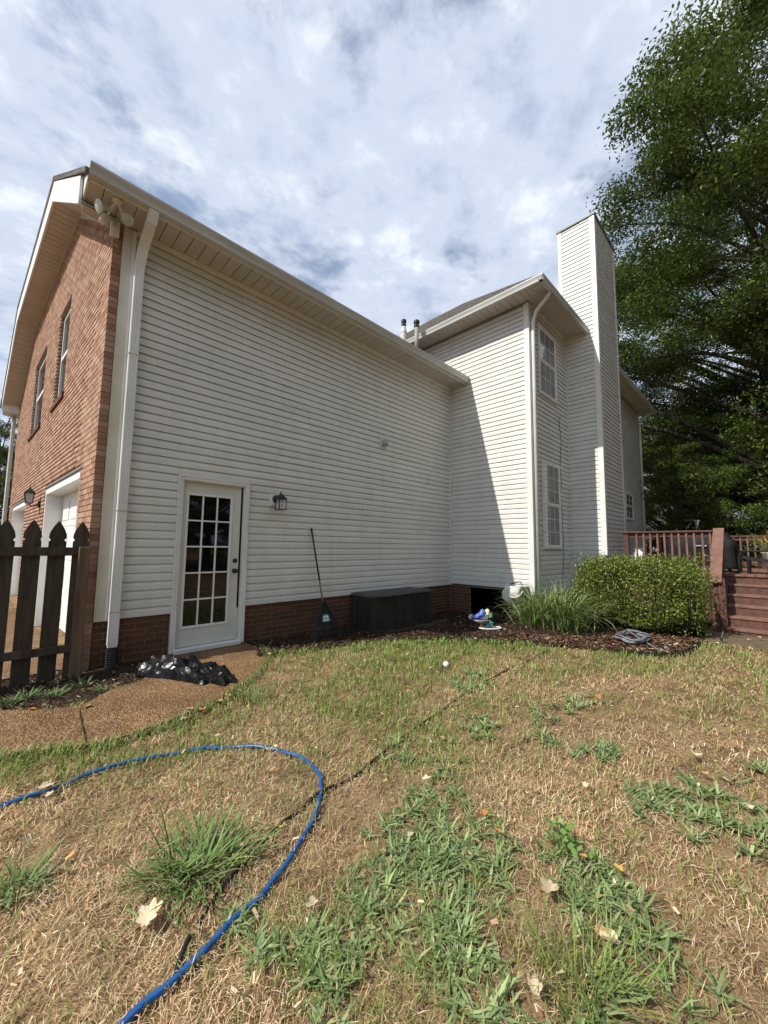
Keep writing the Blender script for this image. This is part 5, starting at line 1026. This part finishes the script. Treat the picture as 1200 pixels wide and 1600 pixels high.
for i, (x, y, rz, s, sz) in enumerate(((17.8, -3.0, 0, .80, .75), (18.5, -5.6, 1.3, .85, .8), (17.0, -8.8, 2.2, .75, .62), (21.5, -2.2, 3.3, 1.2, 1.1), (22.5, -6.5, 4.4, 1.2, 1.15), (20.0, -10.2, 5.2, 1.1, 1.0))):
    lab = ('low dark tree of the thicket standing closest to the far house corner', 'low dark tree of the thicket straight behind the covered barbecue grill', 'low dark tree of the thicket behind the patio chair and potted plant')[i] if i < 3 else 'taller bushy tree at the back of the thicket beyond the deck'
    tree('small_tree', lab, 'tree', LOW, (x, y, 0), rz, s, 'thicket beyond the deck', sz)
tree('small_tree', 'bright green bushy tree behind the far corner of the brick gable', 'tree', LOW, (-1.9, 24, 0), 1.0, 1.12)
tree('small_tree', 'dense green tree rising behind the bright bushy tree by the gable', 'tree', LOW, (-1.1, 31, 0), 3.0, 1.45)
tree('small_tree', 'dark bushy tree beyond the driveway', 'tree', LOW, (-4.6, 27, 0), 2.0, 1.2)
for x, y, rz, s in ((9, -21, 1.0, .8), (1.5, -23, 2.4, .85), (17, -22, 3.9, .8), (-7, -22, .3, .8)):
    tree('shade_tree', 'tall shade tree along the far side of the yard facing the house', 'tree', BIG, (x, y, 0), rz, s, 'trees facing the house')
for x, y, rz, s in ((4.5, -17, 1.0, 1.1), (9.5, -16, 2.4, 1.2), (13.5, -17, 3.9, 1.1), (0, -17.5, .3, 1.2)):
    tree('small_tree', 'bushy tree along the far side of the yard facing the house', 'tree', LOW, (x, y, 0), rz, s, 'bushy trees facing the house')

# sheared bush in front of the deck
def bush(name, label, cx_, cy_, hx_, hy_, z0, z1, nl, ln, cols):
    g = RNG; T = thing(name, label, 'bush', (cx_, cy_, 0)); n = nl
    a, b, c = g.uniform(-1, 1, n), g.uniform(-1, 1, n), g.uniform(-1, 1, n); pw = 2.7
    m = (np.abs(a)**pw+np.abs(b)**pw+np.abs(np.where(c > 0, c, c*.85))**pw)**(1/pw); sh = 1-.34*g.random(n)**1.5; k = np.where(g.random(n) < .86, sh/np.maximum(m, .05), 1.0); a, b, c = a*k, b*k, c*k
    lump = 1.02+.075*np.sin(4.5*b+1.2*a+.8)*np.sin(3*c+2*a+1)+.06*np.sin(8*b+5*a+.6)*np.sin(7*c+1.3)+g.normal(0, .02, n)+.16*(g.random(n) < .02)*g.random(n)
    P = np.stack([cx_+a*hx_*lump, cy_+b*hy_*lump, (z0+z1)/2+c*(z1-z0)/2*lump], 1)
    P = P[P[:, 2] > z0+.02]; n = len(P)
    V, F, C = leaf_quads(P, g.uniform(.5, 1.4, n)*ln, g.uniform(.55, .8, n)*ln*.8, pick(cols, n, .16), .75); npmesh('foliage', V, F, 'bushleaf', C, T)
    mb = MB(); r2 = random.Random(4)
    for k in range(46):
        x, y = cx_+r2.uniform(-.55, .55)*hx_, cy_+r2.uniform(-.75, .75)*hy_; e = (cx_+(x-cx_)*1.5, cy_+(y-cy_)*1.25, z0+(z1-z0)*r2.uniform(.6, .93))
        mb.tube(smooth([(x, y, -.1), ((x+e[0])/2+r2.uniform(-.06, .06), (y+e[1])/2+r2.uniform(-.06, .06), z0+.25), e], 3), [.014]*3+[.010]*3+[.004], 5)
    obj('stems', mb, 'bark', T)
bush('evergreen_bush', 'dense clipped yellow-green bush in front of the deck railing', 7.30, -3.52, .70, .98, .10, 1.275, 42000, .043, [(.14, .19, .030), (.185, .235, .04), (.26, .305, .062), (.085, .125, .025)])
# arching ornamental grass at the corner
def arch(P, az, ln, wd, lean, bendt, colr, seg=6):
    n = len(P); V = np.zeros((n, seg*2+1, 3)); d = np.stack([np.cos(az), np.sin(az), 0*az], 1); s_ = np.stack([-np.sin(az), np.cos(az), 0*az], 1); cur = P.copy(); a = lean.copy()
    for k in range(seg):
        w_ = wd*(1-.75*(k/seg)**1.6); V[:, 2*k] = cur-s_*(w_/2)[:, None]; V[:, 2*k+1] = cur+s_*(w_/2)[:, None]
        cur = cur+(d*np.sin(a)[:, None]+np.array([0, 0, 1.])*np.cos(a)[:, None])*(ln/seg)[:, None]; a = a+bendt/seg*(.5+k/seg)
    V[:, seg*2] = cur; m = seg*2+1; b = (np.arange(n)*m)[:, None]; Fs = []
    for k in range(seg-1): Fs += [b+[2*k, 2*k+1, 2*k+3], b+[2*k, 2*k+3, 2*k+2]]
    Fs.append(b+[2*seg-2, 2*seg-1, 2*seg]); return V.reshape(-1, 3), np.stack(Fs, 1).reshape(-1, 3), np.repeat(colr, m, 0)
def tuft(name, label, cat, c, n, spread, l0, l1, w0, w1_, lean, bd, cols, z=None, cap=None, group=None):
    P = np.zeros((n, 3)); P[:, :2] = np.array(c)+RNG.normal(0, spread, (n, 2)); P[:, 2] = gz(P[:, 0], P[:, 1])+.005 if z is None else z
    az = np.arctan2(P[:, 1]-c[1], P[:, 0]-c[0])+RNG.normal(0, .8, n); le = np.clip(np.abs(RNG.normal(lean, .22, n)), .03, 1.35)
    V, F, C = arch(P, az, RNG.uniform(l0, l1, n), RNG.uniform(w0, w1_, n), le, np.clip(RNG.normal(bd, .4, n), 0, 2.2), pick(cols, n, .15))
    if cap is not None: V[:, 2] = np.maximum(V[:, 2], cap)
    return tag(npmesh(name, V, F, 'grass', C), label, cat, group)
OG = [(.11, .185, .045), (.15, .235, .06), (.20, .28, .085), (.36, .37, .18)]
oc = gpt(878, 985)
tuft('ornamental_grass', 'tall arching clump of ornamental grass at the house corner', 'grass clump', (oc[0]+.10, oc[1]+.06), 620, .19, .6, 1.2, .010, .019, .36, 1.8, OG)
tuft('ornamental_grass', 'lower arching grass clump between the hose reel and the bush', 'grass clump', (oc[0]-.02, oc[1]+.42), 300, .13, .5, .95, .009, .017, .38, 1.7, OG)
tuft('seed_stalks', 'few upright pale grass stalks rising from the ornamental grass', 'grass stalks', (oc[0]+.02, oc[1]-.02), 7, .06, .95, 1.2, .008, .013, .06, .12, [(.26, .30, .13)])
CG = [(.13, .20, .055), (.16, .24, .07), (.20, .27, .09), (.11, .17, .05)]
tuft('grass_tuft', 'large bright green tuft of broad grass between the blue and black hoses', 'grass tuft', gpt(310, 1362), 230, .075, .11, .25, .006, .011, .92, .8, CG)
tuft('grass_tuft', 'small green tuft beside the large grass tuft', 'grass tuft', gpt(262, 1385), 60, .04, .08, .17, .006, .010, .8, .7, CG)
tuft('grass_tuft', 'low green grass tuft in bare dry lawn beside the blue hose end', 'grass tuft', gpt(28, 1398), 60, .05, .06, .15, .006, .010, .8, .7, CG)
tuft('grass_tuft', 'tall fine yellow-green grass clump in weedy grass with curled leaves', 'grass tuft', gpt(905, 1545), 150, .08, .10, .23, .0028, .0045, .7, .9, [(.16, .24, .05), (.22, .29, .07), (.28, .31, .10)])
tuft('grass_tuft', 'green grass tuft sprouting at the edge of the door pad', 'grass tuft', gpt(392, 1092), 90, .06, .08, .18, .004, .007, .5, .7, CG)
for u, v, k in ((40, 1092, 70), (85, 1088, 90), (15, 1100, 60), (125, 1072, 40), (165, 1078, 30)): tuft('bed_weed', 'low green weed in the dark mulch by the picket fence', 'weed', gpt(u, v), k, .032, .06, .13, .008, .016, .95, .6, [(.12, .19, .065), (.16, .23, .09)], group='weeds by the fence')
for u, v, k in ((690, 1003, 60), (770, 1006, 70), (620, 1008, 60), (560, 1012, 50), (820, 1010, 50), (470, 1020, 40), (432, 1026, 45), (735, 1004, 60), (655, 1003, 60)): tuft('edge_weed', 'clover-green leafy weed tuft along the mulch edge', 'weed', gpt(u, v), k, .05, .05, .12, .010, .018, .85, .5, [(.13, .22, .05), (.18, .27, .07)], group='weeds along the mulch edge')
# leafy weed with oval leaves in the lawn
lw = gpt(878, 1338); P = np.zeros((46, 3)); P[:, 0] = lw[0]+RNG.normal(0, .05, 46); P[:, 1] = lw[1]+RNG.normal(0, .05, 46); P[:, 2] = float(gz(*lw))+RNG.uniform(.03, .15, 46)
lt_ = thing('leafy_weed', 'small upright weed with oval bright green leaves in the lawn', 'weed', (lw[0], lw[1], float(gz(*lw))))
V, F, C = leaf_quads(P, RNG.uniform(.03, .055, 46), RNG.uniform(.018, .03, 46), pick([(.13, .24, .05), (.17, .28, .07)], 46), .5); npmesh('leaves', V, F, 'grass', C, lt_)
mb = MB()
for p in P[::3]: mb.tube([(lw[0], lw[1], float(gz(*lw))-.01), tuple(p)], .0018, 4)
obj('stems', mb, pmat('weed_stem', (.12, .18, .05)), lt_)
# potted grass plant at the back of the deck
pp = on('x', 12.9, 1206, 852); ppy = float(pp[1])
pt = thing('potted_plant', 'yellowing grassy plant in a pale pot at the back of the deck', 'potted plant', (12.9, ppy, ZD))
obj('pot', MB().lathe([(.001, .003), (.15, .003), (.20, .40), (.22, .42), (.20, .43), (.18, .38), (.001, .37)], (12.9, ppy, ZD), n=20), pmat('pot_glaze', (.50, .50, .47), (.4, .4, .38)), pt, True)
n = 150; P = np.zeros((n, 3)); P[:, :2] = np.array([12.9, ppy])+RNG.normal(0, .05, (n, 2)); P[:, 2] = ZD+.37
V, F, C = arch(P, RNG.random(n)*6.283, RNG.uniform(.5, .95, n), RNG.uniform(.012, .022, n), np.abs(RNG.normal(.45, .2, n)), np.clip(RNG.normal(1.7, .4, n), .3, 2.6), pick([(.45, .33, .09), (.35, .30, .10), (.2, .25, .07)], n)); npmesh('leaves', V, F, 'grass', C, pt)
# white canopy and neighbouring house beyond the trees
cn = on('x', 17.2, 1066, 812); cy0 = float(cn[1]); cpy = thing('patio_canopy', 'white garden canopy roof half hidden among dark trees', 'canopy', (17.8, cy0, 0))
obj('roof', MB().prism([(17.2, cy0-.5, 2.42), (17.2, cy0+.28, 2.52), (18.6, cy0+.28, 2.52), (18.6, cy0-.5, 2.42)], (0, 0, .06)), 'white', cpy)
for x, y in ((17.25, cy0-.42), (18.55, cy0-.42), (17.25, cy0+.2), (18.55, cy0+.2)): obj('post', MB().box(x-.04, x+.04, y-.04, y+.04, -.05, 2.43), 'white', cpy)
nh = on('x', 30, 1010, 780); ny0 = float(nh[1]); nbh = thing('neighbour_house', 'white neighbouring house glimpsed between house corner and trees', 'house', (33, ny0-1.5, 0))
obj('wall', MB().box(30, 37, ny0-4.0, ny0+.8, -.1, 7.0), 'white', nbh); obj('roof', MB().prism([(29.6, ny0-4.5, 6.9), (29.6, ny0+1.3, 6.9), (29.6, ny0-1.6, 9.3)], (7.8, 0, 0)), 'shingle', nbh)
wn_ = obj('window', MB().box(29.95, 29.999, ny0-.5, ny0+.2, 3.6, 5.0), 'white', nbh); obj('pane', MB().box(29.93, 29.949, ny0-.44, ny0+.14, 3.66, 4.94), 'glass_dark', wn_)
for o in list(bpy.data.objects):
    if '_local' in o: del o['_local']
